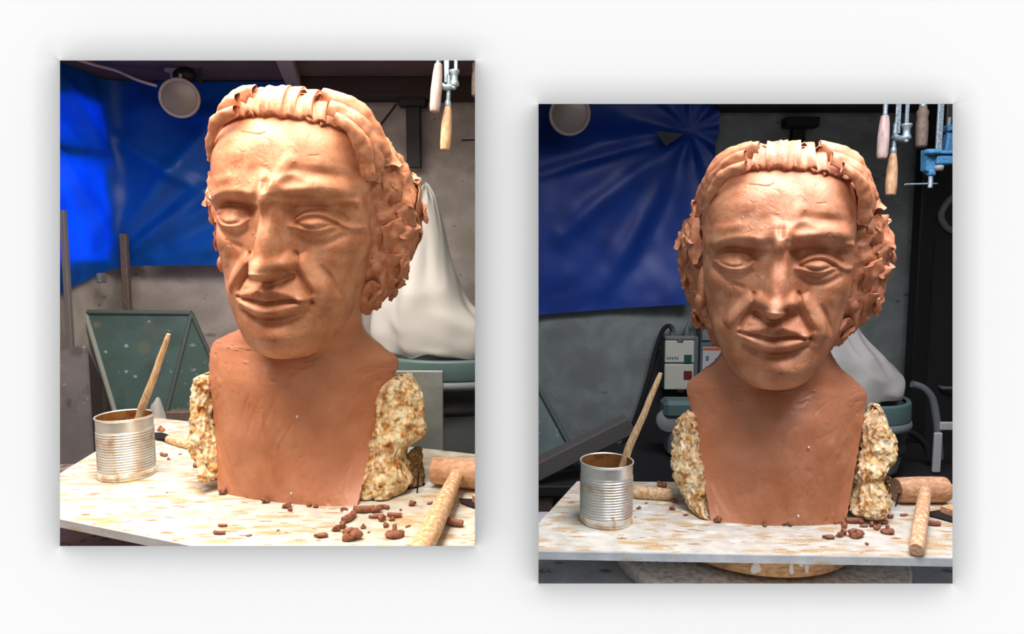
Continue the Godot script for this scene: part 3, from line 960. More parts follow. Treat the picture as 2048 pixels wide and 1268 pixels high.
func hair_locks() -> Array:
	var out := []
	var rng := RandomNumberGenerator.new()
	rng.seed = 5
	# overlapping smears down both sides, from the crown to the nape
	for side in [-1.0, 1.0]:
		for band in 8:
			var v: float = 0.180 - band * 0.046
			var n := 5
			for k in n:
				var ang: float = side * deg_to_rad(lerpf(44.0 + 16.0 * clampf((0.16 - v) / 0.12, 0.0, 1.0), 150.0, pow(clampf((k + rng.randf_range(-0.3, 0.3)) / (n - 1.0), 0.0, 1.0), 1.3)))
				var vv := clampf(v + rng.randf_range(-0.014, 0.014), -0.19, 0.20)
				if vv < -0.16:
					continue
				var w := slice_point(CAP, vv, ang)
				var nor := (slice_point(CAP, vv, ang + 0.05) - slice_point(CAP, vv, ang - 0.05)).cross(slice_point(CAP, minf(vv + 0.01, 0.205), ang) - slice_point(CAP, maxf(vv - 0.01, -0.19), ang)).normalized()
				if nor.dot(Vector3(sin(ang), 0, cos(ang))) < 0.0:
					nor = -nor
				var down := Vector3(rng.randf_range(-0.6, 0.6) + side * 0.25, -1.0, rng.randf_range(-0.9, 0.5)).slide(nor).normalized()
				var big := rng.randf()
				out.append(flake(w - down * 0.040 + nor * rng.randf_range(0.001, 0.011), down, nor, lerpf(0.050, 0.100, big), lerpf(0.034, 0.066, big), rng.randf_range(-0.014, 0.006), rng.randf_range(-0.014, 0.000), rng, 0.010))
				if rng.randf() < 0.40:   # a smaller torn scrap on top
					var o2 := Vector3(rng.randf_range(-0.02, 0.02), rng.randf_range(-0.02, 0.02), rng.randf_range(-0.02, 0.02)).slide(nor)
					var d2 := down.rotated(nor, rng.randf_range(-1.0, 1.0))
					out.append(flake(w + o2 + nor * rng.randf_range(0.008, 0.014), d2, nor, rng.randf_range(0.024, 0.042), rng.randf_range(0.018, 0.030), rng.randf_range(-0.006, 0.005), rng.randf_range(-0.006, 0.000), rng, 0.007))
	# the ridge of short strips over the forehead, each pushed back with a finger
	var hairline := [Vector2(-0.0784, 0.1659), Vector2(-0.0551, 0.1694), Vector2(-0.0310, 0.1713), Vector2(-0.0070, 0.1709), Vector2(0.0171, 0.1690), Vector2(0.0411, 0.1663), Vector2(0.0652, 0.1624), Vector2(0.0885, 0.1573), Vector2(0.1094, 0.1496)]
	for k in hairline.size():
		var h: Vector2 = hairline[k]
		var edge := clampf(absf(h.x) / 0.125, 0.0, 1.0)
		var top_v := 0.222 - 0.075 * pow(edge, 2.6)
		var base := Vector3(h.x, h.y - 0.003 + rng.randf_range(-0.002, 0.002), face_front(h) + 0.001)
		var far := Vector3(h.x * 0.88, maxf(top_v, h.y + 0.024), face_front(h) - 0.030 - 0.02 * edge)
		out.append(strip(base, far, 0.0165 + 0.004 * rng.randf(), 0.019 - 0.008 * edge + rng.randf_range(-0.002, 0.002), rng))
	# long smears swept down beside the temples
	for g in [[[Vector2(-0.0384, 0.2078), Vector2(-0.0733, 0.2016), Vector2(-0.1044, 0.1860), Vector2(-0.1277, 0.1600), Vector2(-0.1420, 0.1271), Vector2(-0.1505, 0.0953)], -0.030, -0.150, 0.019], [[Vector2(-0.0598, 0.1930), Vector2(-0.0916, 0.1814), Vector2(-0.1164, 0.1597), Vector2(-0.1311, 0.1310), Vector2(-0.1389, 0.0999)], -0.016, -0.120, 0.017], [[Vector2(-0.0598, 0.1744), Vector2(-0.0869, 0.1659), Vector2(-0.1110, 0.1480), Vector2(-0.1265, 0.1232), Vector2(-0.1327, 0.0999)], -0.002, -0.066, 0.0125], [[Vector2(-0.0520, 0.2124), Vector2(-0.0869, 0.2054), Vector2(-0.1180, 0.1853), Vector2(-0.1389, 0.1562), Vector2(-0.1529, 0.1232)], -0.06, -0.175, 0.020], [[Vector2(0.0838, 0.1853), Vector2(0.1148, 0.1736), Vector2(0.1374, 0.1496), Vector2(0.1513, 0.1185), Vector2(0.1568, 0.0844)], -0.030, -0.075, 0.019], [[Vector2(0.0993, 0.1659), Vector2(0.1218, 0.1535), Vector2(0.1374, 0.1302), Vector2(0.1443, 0.0999), Vector2(0.1459, 0.0689)], -0.008, -0.050, 0.015], [[Vector2(0.0644, 0.2085), Vector2(0.0993, 0.1961), Vector2(0.1304, 0.1736), Vector2(0.1536, 0.1426), Vector2(0.1672, 0.1115)], -0.055, -0.100, 0.022]]:
		out.append(swept(g[0], g[1], g[2], g[3], rng))
	# a second row behind, higher on the crown
	for k in 5:
		var x := -0.052 + 0.026 * k
		var base := Vector3(x, 0.212 - 3.4 * x * x, -0.048)
		out.append(strip(base, base + Vector3(x * 0.1, 0.004, -0.055), 0.016 + 0.004 * rng.randf(), 0.008, rng))
	return out


func swept(path2: Array, z0: float, z1: float, half: float, rng: RandomNumberGenerator) -> ArrayMesh:
	# a long smear that follows the hairline: rounded across, ragged along both rims
	var acc := Acc.new()
	var pts := []
	for k in path2.size():
		var t := float(k) / (path2.size() - 1)
		pts.append(Vector3(path2[k].x, path2[k].y, lerpf(z0, z1, pow(t, 1.3))))
	var path := smooth_path(pts, 7)
	var crumple := noise(30.0, 3, 57)
	var nu := 9
	var p := PackedVector3Array()
	var q := PackedVector3Array()
	var ph := rng.randf() * TAU
	for r in path.size():
		var t := float(r) / (path.size() - 1)
		var dir := (path[mini(r + 1, path.size() - 1)] - path[maxi(r - 1, 0)]).normalized()
		var out := Vector3(path[r].x * 3.5, maxf(path[r].y, 0.0) * 1.2, 0.55).slide(dir).normalized()
		var side := dir.cross(out).normalized()
		var w := half * (0.55 + 0.45 * sin(PI * clampf(0.12 + t * 0.8, 0, 1))) * (1.0 + 0.07 * sin(t * 13.0 + ph) + 0.03 * sin(t * 37.0 + ph))
		for k in nu:
			var s := 2.0 * k / (nu - 1) - 1.0
			var c := path[r] + side * s * w
			c += out * (0.009 * (1.0 - s * s) + 0.006 * crumple.get_noise_3dv(c) + 0.003 * s * sin(t * 5.0 + ph))
			p.append(c)
			q.append(c - out * 0.012 * (0.25 + 0.75 * (1.0 - s * s)))
	acc.grid(p, nu, path.size(), false)
	acc.grid(q, nu, path.size(), true)
	for r in path.size() - 1:
		for k in [0, nu - 1]:
			acc.poly([p[r * nu + k], p[(r + 1) * nu + k], q[(r + 1) * nu + k], q[r * nu + k]], p[r * nu + k] - p[r * nu + nu - 1 - k])
	return acc.mesh()


func face_front(h: Vector2) -> float:
	var a := table(HEAD, h.y, 1)
	var f := table(HEAD, h.y, 2)
	var w := table(HEAD, h.y, 4)
	var e := table(HEAD, h.y, 5)
	return w + (f - w) * pow(maxf(1.0 - pow(minf(absf(h.x) / a, 1.0), e), 0.0), 1.0 / e)


func strip(base: Vector3, far: Vector3, half: float, puff: float, rng: RandomNumberGenerator) -> ArrayMesh:
	# a finger-wide strip that swells over the hairline and runs back; hollow along its middle
	var acc := Acc.new()
	var mid := (base + far) / 2.0 + Vector3(0, puff * 0.35, puff)
	var path := smooth_path([base, base + Vector3(0, puff * 0.35, puff * 0.62), mid, far, far + Vector3(0, -0.004, -0.035)], 5)
	var side := Vector3(1, 0, -base.x * 4.0).normalized()
	var nu := 9
	var p := PackedVector3Array()
	var ph := rng.randf() * TAU
	for r in path.size():
		var t := float(r) / (path.size() - 1)
		var dir := (path[mini(r + 1, path.size() - 1)] - path[maxi(r - 1, 0)]).normalized()
		var out := side.cross(dir).normalized()
		if out.z + out.y < 0.0:
			out = -out
		for k in nu:
			var s := 2.0 * k / (nu - 1) - 1.0
			var lift := 0.0040 * s * s - 0.002 * (1.0 if absf(s) > 0.95 else 0.0) + 0.001 * sin(6.0 * s + 5.0 * t + ph)
			var ragged := (0.0035 * sin(s * 4.0 + ph) + 0.002 * sin(s * 11.0 + ph)) * (1.0 - t) * (1.0 - t)
			p.append(path[r] + side * s * half * (1.0 + 0.08 * sin(t * 7.0 + ph)) + out * lift - Vector3(0, ragged, 0))
	var q := PackedVector3Array()
	for r in path.size():
		for k in nu:
			q.append(p[r * nu + k] + Vector3(0, -0.004, -0.007))
	acc.grid(p, nu, path.size(), true)
	acc.grid(q, nu, path.size(), false)
	for r in path.size() - 1:
		for k in [0, nu - 1]:
			acc.poly([p[r * nu + k], p[(r + 1) * nu + k], q[(r + 1) * nu + k], q[r * nu + k]], side * (1.0 if k else -1.0))
	for k in nu - 1:
		acc.poly([p[k], p[k + 1], q[k + 1], q[k]], Vector3(0, -1, 0.4))
	return acc.mesh()


func ear_mesh(side: float) -> ArrayMesh:
	var acc := Acc.new()
	var nz := noise(30.0, 2, 7)
	acc.blob(Vector3(side * 0.137, -0.055, -0.125), Vector3(0.012, 0.042, 0.022), nz, 0.15, 10)
	acc.blob(Vector3(side * 0.141, -0.085, -0.118), Vector3(0.012, 0.018, 0.014), nz, 0.15, 8)
	return acc.mesh()


func chest_mesh(rows: Array, bottom: float, sd: int) -> ArrayMesh:
	# rows: [height key, left edge, right edge, bulge of the front]; a bent slab of clay that closes to a neck
	var f := Field.new(Vector2(-0.02, -0.02), Vector2(0.34, 0.44), 0.0016)
	var rng := RandomNumberGenerator.new()
	rng.seed = sd
	for k in 40:
		var a := Vector2(rng.randf() * 0.3, rng.randf() * 0.32)
		var d := Vector2.from_angle(rng.randf_range(-0.9, 1.0)) * rng.randf_range(0.03, 0.10)
		f.line([a, a + d * 0.5 + d.orthogonal() * 0.06, a + d], rng.randf_range(0.004, 0.014), rng.randf_range(-0.0012, 0.0012), 2.6)
	for k in 26:
		var a := Vector2(rng.randf() * 0.3, rng.randf() * 0.30)
		var d := Vector2.from_angle(rng.randf_range(0.2, 1.0)) * rng.randf_range(0.01, 0.05)
		f.line([a, a + d], 0.0016, rng.randf_range(-0.0018, -0.0008))
	for k in 150:
		var near_side := rng.randf() < 0.6
		var x := (0.30 if rng.randf() < 0.55 else 0.0) + rng.randfn(0.0, 0.035) if near_side else rng.randf() * 0.3
		var a := Vector2(x, rng.randf() * 0.30)
		var s := rng.randf_range(0.0016, 0.0026)
		f.thumb(a, s, s * rng.randf_range(1.0, 2.2), rng.randf_range(0.0014, 0.0034) * (1.0 if rng.randf() < 0.5 else -1.0), rng.randf() * 180.0)
	var nu := 130
	var nv := 150
	var front := PackedVector3Array()
	var back := PackedVector3Array()
	var wob := noise(40.0, 3, sd + 1)
	var swell := noise(7.0, 2, sd + 2)
	var cols := PackedColorArray()
	for r in nv:
		var key := float(r) / (nv - 1) * (rows.size() - 1)
		var k0 := int(minf(key, rows.size() - 1.001))
		var t := key - k0
		var g := []
		for column in [1, 2, 3]:
			g.append(cubic(rows[maxi(k0 - 1, 0)][column], rows[k0][column], rows[k0 + 1][column], rows[mini(k0 + 2, rows.size() - 1)][column], t))
		var pl: Vector3 = g[0]
		var pr: Vector3 = g[1]
		var chord: Vector3 = pr - pl
		var nor := Vector3(-chord.z, 0, chord.x).normalized()
		if nor.z < 0.0:
			nor = -nor
		var depth: float = cubic(rows[maxi(k0 - 1, 0)][4], rows[k0][4], rows[k0 + 1][4], rows[mini(k0 + 2, rows.size() - 1)][4], t)
		for k in nu:
			var s := float(k) / (nu - 1)
			var e := absf(2.0 * s - 1.0)
			var w: Vector3 = pl + chord * s + nor * (g[2] * (1.0 - pow(e, 2.1)))
			var rim := smoothstep(0.0, 0.05, minf(s, 1.0 - s))
			w += nor * (f.sample(Vector2(s * 0.3, key / (rows.size() - 1) * 0.40)) * rim + swell.get_noise_3dv(w) * 0.0030 * rim)
			if k == 0 or k == nu - 1 or r == 0:
				w += Vector3(wob.get_noise_3dv(w * 3.0), 0, wob.get_noise_3dv(w * 2.0)) * 0.002
			front.append(w)
			back.append(pl + chord * s + nor * ((g[2] - 0.02) * (1.0 - pow(e, 2.1)) * (1.0 if depth < 0.05 else 0.0) - depth * (0.35 + 0.65 * (1.0 - e * e))) + Vector3(0, -0.002 if r > 0 else 0.0, 0))
			var tt := 1.0 + 0.08 * wob.get_noise_3dv(w * 0.4)
			cols.append(Color(tt, tt, tt))
	var acc := Acc.new()
	acc.grid(front, nu, nv, true, Color.WHITE, false, cols)
	acc.grid(back, nu, nv, false)
	for r in nv - 1:
		for k in [0, nu - 1]:
			var a: int = r * nu + k
			acc.poly([front[a], front[a + nu], back[a + nu], back[a]], Vector3(1 if k else -1, 0, 0))
	for k in nu - 1:
		acc.poly([front[k], front[k + 1], back[k + 1], back[k]], Vector3.DOWN)
	return acc.mesh()


func cubic(a: Variant, b: Variant, c: Variant, d: Variant, t: float) -> Variant:
	var t2 := t * t
	var t3 := t2 * t
	return (b * 2.0 + (c - a) * t + (a * 2.0 - b * 5.0 + c * 4.0 - d) * t2 + (b * 3.0 - a - c * 3.0 + d) * t3) * 0.5


func lump_mesh(rows: Array, sd: int, thick: float, foot := 0.0015, amp := 1.0) -> ArrayMesh:
	# a craggy block: rows of [left, right], front and back bulging by thick
	var acc := Acc.new()
	var nz := noise(12.0, 5, sd)
	var rid := noise(26.0, 4, sd + 3)
	rid.fractal_type = FastNoiseLite.FRACTAL_RIDGED
	var pits := noise(75.0, 2, sd + 5, FastNoiseLite.TYPE_CELLULAR)
	var nu := 150
	var nv := 140
	var gritty := noise(95.0, 3, sd + 9)
	var p := PackedVector3Array()
	var n := rows.size() - 1
	for r in nv:
		var key := float(r) / (nv - 1) * n
		var k0 := int(minf(key, n - 0.001))
		var t := key - k0
		var pl: Vector3 = cubic(rows[maxi(k0 - 1, 0)][0], rows[k0][0], rows[k0 + 1][0], rows[mini(k0 + 2, n)][0], t)
		var pr: Vector3 = cubic(rows[maxi(k0 - 1, 0)][1], rows[k0][1], rows[k0 + 1][1], rows[mini(k0 + 2, n)][1], t)
		var c := (pl + pr) / 2.0
		var half := (pr - pl) / 2.0
		var close := pow(clampf(minf(r, nv - 1 - r) / 11.0, 0.0, 1.0), 0.5)
		var deep := Vector3(-half.z, 0, half.x).normalized() * thick
		for k in nu:
			var ang := TAU * k / nu
			var w := c + half * cos(ang) * close + deep * sin(ang) * close
			var out := (half.normalized() * cos(ang) + deep.normalized() * sin(ang)).normalized()
			if close > 0.05:
				w += out * (nz.get_noise_3dv(w) * 0.016 - absf(rid.get_noise_3d(w.x, w.y * 0.45, w.z)) * 0.007 + pits.get_noise_3dv(w) * 0.0030 + gritty.get_noise_3dv(w) * 0.0022 - 0.002) * amp
			w.y = maxf(w.y, foot)
			p.append(w)
	acc.grid(p, nu, nv, false, Color.WHITE, true)
	return acc.mesh()


func busts() -> void:
	var head := head_mesh()
	var cap := cap_mesh()
	var locks := hair_locks()
	var rows_left := [
		[0, Vector3(-0.5483, 1.1000, -1.2682), Vector3(-0.2733, 1.1000, -1.1966), 0.020, 0.016],
		[1, Vector3(-0.5707, 1.2050, -1.3180), Vector3(-0.2639, 1.1767, -1.2801), 0.078, 0.016],
		[2, Vector3(-0.5939, 1.3102, -1.3553), Vector3(-0.2390, 1.2833, -1.3406), 0.118, 0.016],
		[3, Vector3(-0.5893, 1.3635, -1.3634), Vector3(-0.2256, 1.3306, -1.3703), 0.118, 0.020],
		[4, Vector3(-0.5554, 1.3841, -1.3403), Vector3(-0.2514, 1.3576, -1.3628), 0.098, 0.05],
		[5, Vector3(-0.5073, 1.4066, -1.3123), Vector3(-0.2816, 1.3880, -1.3406), 0.092, 0.12],
		[6, Vector3(-0.4773, 1.4484, -1.2862), Vector3(-0.2847, 1.4179, -1.3134), 0.080, 0.12],
		[7, Vector3(-0.4699, 1.4947, -1.2806), Vector3(-0.2841, 1.4568, -1.2970), 0.070, 0.12],
	]
	var rows_right := [
		[0, Vector3(0.3860, 1.0260, -1.3136), Vector3(0.6433, 1.0260, -1.3061), 0.020, 0.016],
		[1, Vector3(0.3861, 1.1120, -1.3944), Vector3(0.6831, 1.1242, -1.3554), 0.080, 0.016],
		[2, Vector3(0.3810, 1.2101, -1.4642), Vector3(0.7156, 1.2098, -1.3988), 0.122, 0.016],
		[3, Vector3(0.3787, 1.2583, -1.4939), Vector3(0.7293, 1.2543, -1.4182), 0.122, 0.020],
		[4, Vector3(0.4029, 1.2868, -1.4816), Vector3(0.7077, 1.2809, -1.4208), 0.105, 0.05],
		[5, Vector3(0.4341, 1.3163, -1.4593), Vector3(0.6741, 1.3072, -1.4132), 0.098, 0.12],
		[6, Vector3(0.4433, 1.3533, -1.4378), Vector3(0.6446, 1.3407, -1.3964), 0.085, 0.12],
		[7, Vector3(0.4474, 1.4068, -1.4228), Vector3(0.6280, 1.3899, -1.3911), 0.075, 0.12],
	]
	var lumps_left := [
		[[Vector3(-0.5653, 1.1124, -1.2940), Vector3(-0.5408, 1.1189, -1.2746)], [Vector3(-0.5870, 1.1380, -1.3116), Vector3(-0.5491, 1.1426, -1.2969)], [Vector3(-0.6091, 1.1721, -1.3299), Vector3(-0.5611, 1.1763, -1.3152)], [Vector3(-0.6214, 1.2083, -1.3434), Vector3(-0.5693, 1.2108, -1.3336)], [Vector3(-0.6279, 1.2431, -1.3568), Vector3(-0.5754, 1.2453, -1.3470)], [Vector3(-0.6225, 1.2863, -1.3710), Vector3(-0.5835, 1.2882, -1.3612)], [Vector3(-0.5987, 1.3100, -1.3733), Vector3(-0.5876, 1.3109, -1.3684)]],
		[[Vector3(-0.3009, 1.0862, -1.2614), Vector3(-0.2121, 1.0933, -1.2419)], [Vector3(-0.2957, 1.1115, -1.2738), Vector3(-0.1894, 1.1148, -1.2641)], [Vector3(-0.2904, 1.1410, -1.2867), Vector3(-0.1867, 1.1410, -1.2867)], [Vector3(-0.2850, 1.1710, -1.2997), Vector3(-0.1933, 1.1681, -1.3094)], [Vector3(-0.2805, 1.2002, -1.3175), Vector3(-0.1659, 1.1989, -1.3224)], [Vector3(-0.2739, 1.2350, -1.3360), Vector3(-0.1642, 1.2350, -1.3360)], [Vector3(-0.2652, 1.2706, -1.3545), Vector3(-0.1722, 1.2716, -1.3495)], [Vector3(-0.2504, 1.2921, -1.3616), Vector3(-0.1886, 1.2931, -1.3566)], [Vector3(-0.2315, 1.3050, -1.3678), Vector3(-0.2070, 1.3059, -1.3629)]],
		[[Vector3(-0.2335, 1.0719, -1.3002), Vector3(-0.1729, 1.0783, -1.2907)], [Vector3(-0.2160, 1.1029, -1.3132), Vector3(-0.1646, 1.1062, -1.3035)], [Vector3(-0.2079, 1.1383, -1.3266), Vector3(-0.1678, 1.1461, -1.3174)], [Vector3(-0.1989, 1.1659, -1.3343), Vector3(-0.1787, 1.1692, -1.3296)]],
	]
	var lumps_right := [
		[[Vector3(0.3680, 1.0196, -1.3554), Vector3(0.4011, 1.0234, -1.3457)], [Vector3(0.3493, 1.0357, -1.3871), Vector3(0.4049, 1.0429, -1.3677)], [Vector3(0.3335, 1.0749, -1.4110), Vector3(0.4045, 1.0815, -1.3915)], [Vector3(0.3297, 1.1259, -1.4360), Vector3(0.4019, 1.1316, -1.4164)], [Vector3(0.3427, 1.1731, -1.4606), Vector3(0.3990, 1.1781, -1.4410)], [Vector3(0.3621, 1.2079, -1.4740), Vector3(0.3911, 1.2124, -1.4543)]],
		[[Vector3(0.6541, 1.0252, -1.3308), Vector3(0.7124, 1.0291, -1.3262)], [Vector3(0.6608, 1.0519, -1.3434), Vector3(0.7432, 1.0537, -1.3386)], [Vector3(0.6716, 1.0781, -1.3560), Vector3(0.7420, 1.0815, -1.3463)], [Vector3(0.6824, 1.1077, -1.3689), Vector3(0.7387, 1.1124, -1.3543)], [Vector3(0.6934, 1.1367, -1.3817), Vector3(0.7720, 1.1411, -1.3671)], [Vector3(0.7044, 1.1662, -1.3946), Vector3(0.7795, 1.1702, -1.3800)], [Vector3(0.7134, 1.1972, -1.4077), Vector3(0.7688, 1.2009, -1.3930)], [Vector3(0.7262, 1.2195, -1.4148), Vector3(0.7640, 1.2218, -1.4050)], [Vector3(0.7411, 1.2327, -1.4211), Vector3(0.7550, 1.2338, -1.4162)]],
		[[Vector3(0.7161, 1.0139, -1.3649), Vector3(0.7600, 1.0216, -1.3556)], [Vector3(0.7364, 1.0444, -1.3779), Vector3(0.7695, 1.0499, -1.3684)], [Vector3(0.7471, 1.0781, -1.3861), Vector3(0.7668, 1.0797, -1.3813)], [Vector3(0.7559, 1.0937, -1.3927), Vector3(0.7661, 1.0937, -1.3927)]],
	]
	bust("clay portrait bust in the left view, its face turned towards the tin can", Vector3(-0.42, 1.1005, -1.25), rows_left, lumps_left, head, cap, locks, Vector3(-0.3936, 1.6015, -1.1753), Vector3(2.5, -1.5, -1.0), 31)
	bust("clay portrait bust in the right view, seen straight from the front", Vector3(0.52, 1.0265, -1.32), rows_right, lumps_right, head, cap, locks, Vector3(0.4845, 1.5284, -1.2788), Vector3(0.5, -18.4, 0.0), 31)


func bust(label: String, at: Vector3, rows: Array, lumps: Array, head: Mesh, cap: Mesh, locks: Array, head_at: Vector3, turn: Vector3, sd: int) -> void:
	var b := thing("portrait_bust", label, "bust", at)
	for g in rows:
		g[1] -= at
		g[2] -= at
	put("chest", chest_mesh(rows, 0.0, sd), M.chest_clay, b)
	for q in [[0.62, 1.62], [0.60, 0.22]]:   # two flecks of white plaster stuck to the chest
		var k0 := int(q[1])
		var el: Vector3 = rows[k0][1].lerp(rows[k0 + 1][1], q[1] - k0)
		var er: Vector3 = rows[k0][2].lerp(rows[k0 + 1][2], q[1] - k0)
		var ch := er - el
		var nor := Vector3(-ch.z, 0, ch.x).normalized()
		if nor.z < 0.0:
			nor = -nor
		var sp := Acc.new()
		sp.blob(el + ch * q[0] + nor * (lerpf(rows[k0][3], rows[k0 + 1][3], q[1] - k0) * (1.0 - pow(absf(2.0 * q[0] - 1.0), 2.1)) + 0.0035), Vector3(0.0018, 0.0022, 0.003), noise(90, 1, 3), 0.3, 6)
		put("plaster_fleck", sp.mesh(), M.whitewash, b)
	for l in lumps.size():
		for g in lumps[l]:
			g[0] -= at
			g[1] -= at
		var o := put("plaster_core", lump_mesh(lumps[l], 200 + l, [0.050, 0.055, 0.03][l]), M.plaster, b)
		o.set_meta("label", "craggy cream plaster beside the clay chest")
		if l == 2:
			o.material_override = M.dirty_plaster
			o.set_meta("label", "dark gritty plaster at the foot of the right block")
	# the rough plaster behind the clay slab that carries the neck
	var c0: Vector3 = (rows[0][1] + rows[0][2]) / 2.0
	var c1: Vector3 = (rows[4][1] + rows[4][2]) / 2.0
	var wide: Vector3 = rows[0][2] - rows[0][1]
	put("plaster_back", lump_mesh([[c0 - wide * 0.36 + Vector3(0, 0.005, -0.10), c0 + wide * 0.36 + Vector3(0, 0.005, -0.10)], [c0.lerp(c1, 0.4) - wide * 0.42 + Vector3(0, 0, -0.075), c0.lerp(c1, 0.4) + wide * 0.42 + Vector3(0, 0, -0.075)], [c0.lerp(c1, 0.8) - wide * 0.40 + Vector3(0, 0, -0.05), c0.lerp(c1, 0.8) + wide * 0.40 + Vector3(0, 0, -0.05)], [c1 - wide * 0.25 + Vector3(0, 0, -0.03), c1 + wide * 0.25 + Vector3(0, 0, -0.03)]], 260, 0.055), M.plaster, b)
	var h := put("head", head, M.clay, b)
	h.position = head_at - at
	h.rotation_degrees = turn
	for side in [-1.0, 1.0]:
		put("ear", ear_mesh(side), M.clay, h)
	var hair := put("hair", cap, M.hair_clay, b)
	hair.position = head_at - at
	hair.rotation_degrees = turn
	for l in locks:
		put("hair_lock", l, M.hair_clay, hair)


# ---------------------------------------------------------------- added white wall with two openings, in place of a white margin

const WALL_AT := 0.62   # metres from the visitor's eye to the face of the leaning wall


func opening_ring(r: Rect2, scale: float, z: float, off: float, depth_of = null) -> Array:
	# points round an opening of the wall (metres at one metre from the eye, times scale), moved outward by off with rounded corners
	var c := [Vector2(r.position.x, r.end.y), Vector2(r.end.x, r.end.y), Vector2(r.end.x, r.position.y), Vector2(r.position.x, r.position.y)]
	var nrm := [Vector2(0, 1), Vector2(1, 0), Vector2(0, -1), Vector2(-1, 0)]
	var out := []
	for e in 4:
		for k in 17:
			var p: Vector2 = (c[e] as Vector2).lerp(c[(e + 1) % 4], k / 16.0) * scale + nrm[e] * off
			out.append([p, nrm[e], z])
		for k in range(1, 9):
			var d := (nrm[e] as Vector2).slerp(nrm[(e + 1) % 4], k / 9.0)
			out.append([(c[(e + 1) % 4] as Vector2) * scale + d * off, d, z])
	if depth_of != null:
		# a deeper point of the wall lies that much farther out, so that the moat ends on the splayed lining
		for q in out:
			q[2] = depth_of.call(q[1])
			q[0] = ((q[0] as Vector2) - (q[1] as Vector2) * off) * (1.0 - q[2] / scale) + (q[1] as Vector2) * off
	return out


func display_wall() -> void:
	var at := Transform3D(Basis(Vector3.RIGHT, deg_to_rad(-5.5)), Vector3.ZERO)
	at.origin = Vector3(0, 1.55, 0) + at.basis * Vector3(0, 0, -WALL_AT)
	var holes := [Rect2(-0.64571, -0.32714, 0.59286, 0.69357), Rect2(0.03786, -0.38071, 0.59143, 0.68500)]
	var limits := [[-1.75, -0.00465], [-0.00465, 1.75]]
	var rise := 0.024
	var wide := 0.0262
	var face := Acc.new()
	var back := Acc.new()
	for h in 2:
		var r: Rect2 = holes[h]
		# how deep the moat, shaped to shade a soft halo, is: more where the eye meets the frame more from the side
		var cove := func(n: Vector2) -> float:
			var sx := 0.0085 if (n.x < 0.0) == (h == 0) else 0.0022
			return -(sx * n.x * n.x + 0.0052 * n.y * n.y)
		var rings := []
		for s in [0.0, 0.04, 0.1, 0.17, 0.25, 0.34, 0.45, 0.58, 0.72, 0.86, 1.0]:
			var f := func(n: Vector2) -> float:
				return cove.call(n) * pow(1.0 - s, 1.5)
			rings.append(opening_ring(r, WALL_AT, 0.0, wide * s, f))
		var outer := []
		var lim: Array = limits[h]
		for q in rings[-1]:
			var n: Vector2 = q[1]
			var p: Vector2 = q[0]
			var w := Vector2(lim[1] if n.x > 0.7 else lim[0] if n.x < -0.7 else p.x, 0.92 if n.y > 0.7 else -1.50 if n.y < -0.7 else p.y)
			if absf(n.x) > 0.01 and absf(n.y) > 0.01:
				w = Vector2(lim[1] if n.x > 0 else lim[0], 0.92 if n.y > 0 else -1.50)
			outer.append([w, n, 0.0])
		rings.append(outer)
		var m: int = outer.size()
		var pts := PackedVector3Array()
		for g in rings:
			for q in g:
				pts.append(Vector3(q[0].x, q[0].y, q[2]))
		face.grid(pts, m, rings.size(), true, Color.WHITE, true)
		var bp := PackedVector3Array()
		for q in opening_ring(r, WALL_AT + 0.05, -0.05, 0.0):
			bp.append(Vector3(q[0].x, q[0].y, -0.05))
		for q in outer:
			bp.append(Vector3(q[0].x, q[0].y, -0.05))
		back.grid(bp, m, 2, false, Color.WHITE, true)
		# added lining, raised to shade the wall round the opening, splayed into the room
		var lining := Acc.new()
		var lp := PackedVector3Array()
		for q in opening_ring(r, WALL_AT - rise, rise, 0.0):
			lp.append(Vector3(q[0].x, q[0].y, rise))
		for q in opening_ring(r, WALL_AT + 0.052, -0.052, 0.0):
			lp.append(Vector3(q[0].x, q[0].y, -0.052))
		lining.grid(lp, m, 2, true, Color.WHITE, true)
		var lq := PackedVector3Array()
		for q in opening_ring(r, WALL_AT - rise, rise, -0.0004):
			lq.append(Vector3(q[0].x, q[0].y, rise))
		for q in opening_ring(r, WALL_AT + 0.052, -0.052, -0.0004):
			lq.append(Vector3(q[0].x, q[0].y, -0.052))
		lining.grid(lq, m, 2, false, Color.WHITE, true)
		var o := struct("window_%d" % (h + 1), lining.mesh(), M.halo_lining)
		o.transform = at
		o.set_meta("label", "added thin lining that shades the white wall round the %s opening" % ["left", "right"][h])
	var w := struct("added_wall_front", face.mesh(), M.white_wall)
	w.transform = at
	w.set_meta("label", "added plain white wall with two openings, in place of a white margin")
	var b := struct("added_wall_front", back.mesh(), M.concrete)  # unseen inner face, toned to limit light bounced onto the busts
	b.transform = at


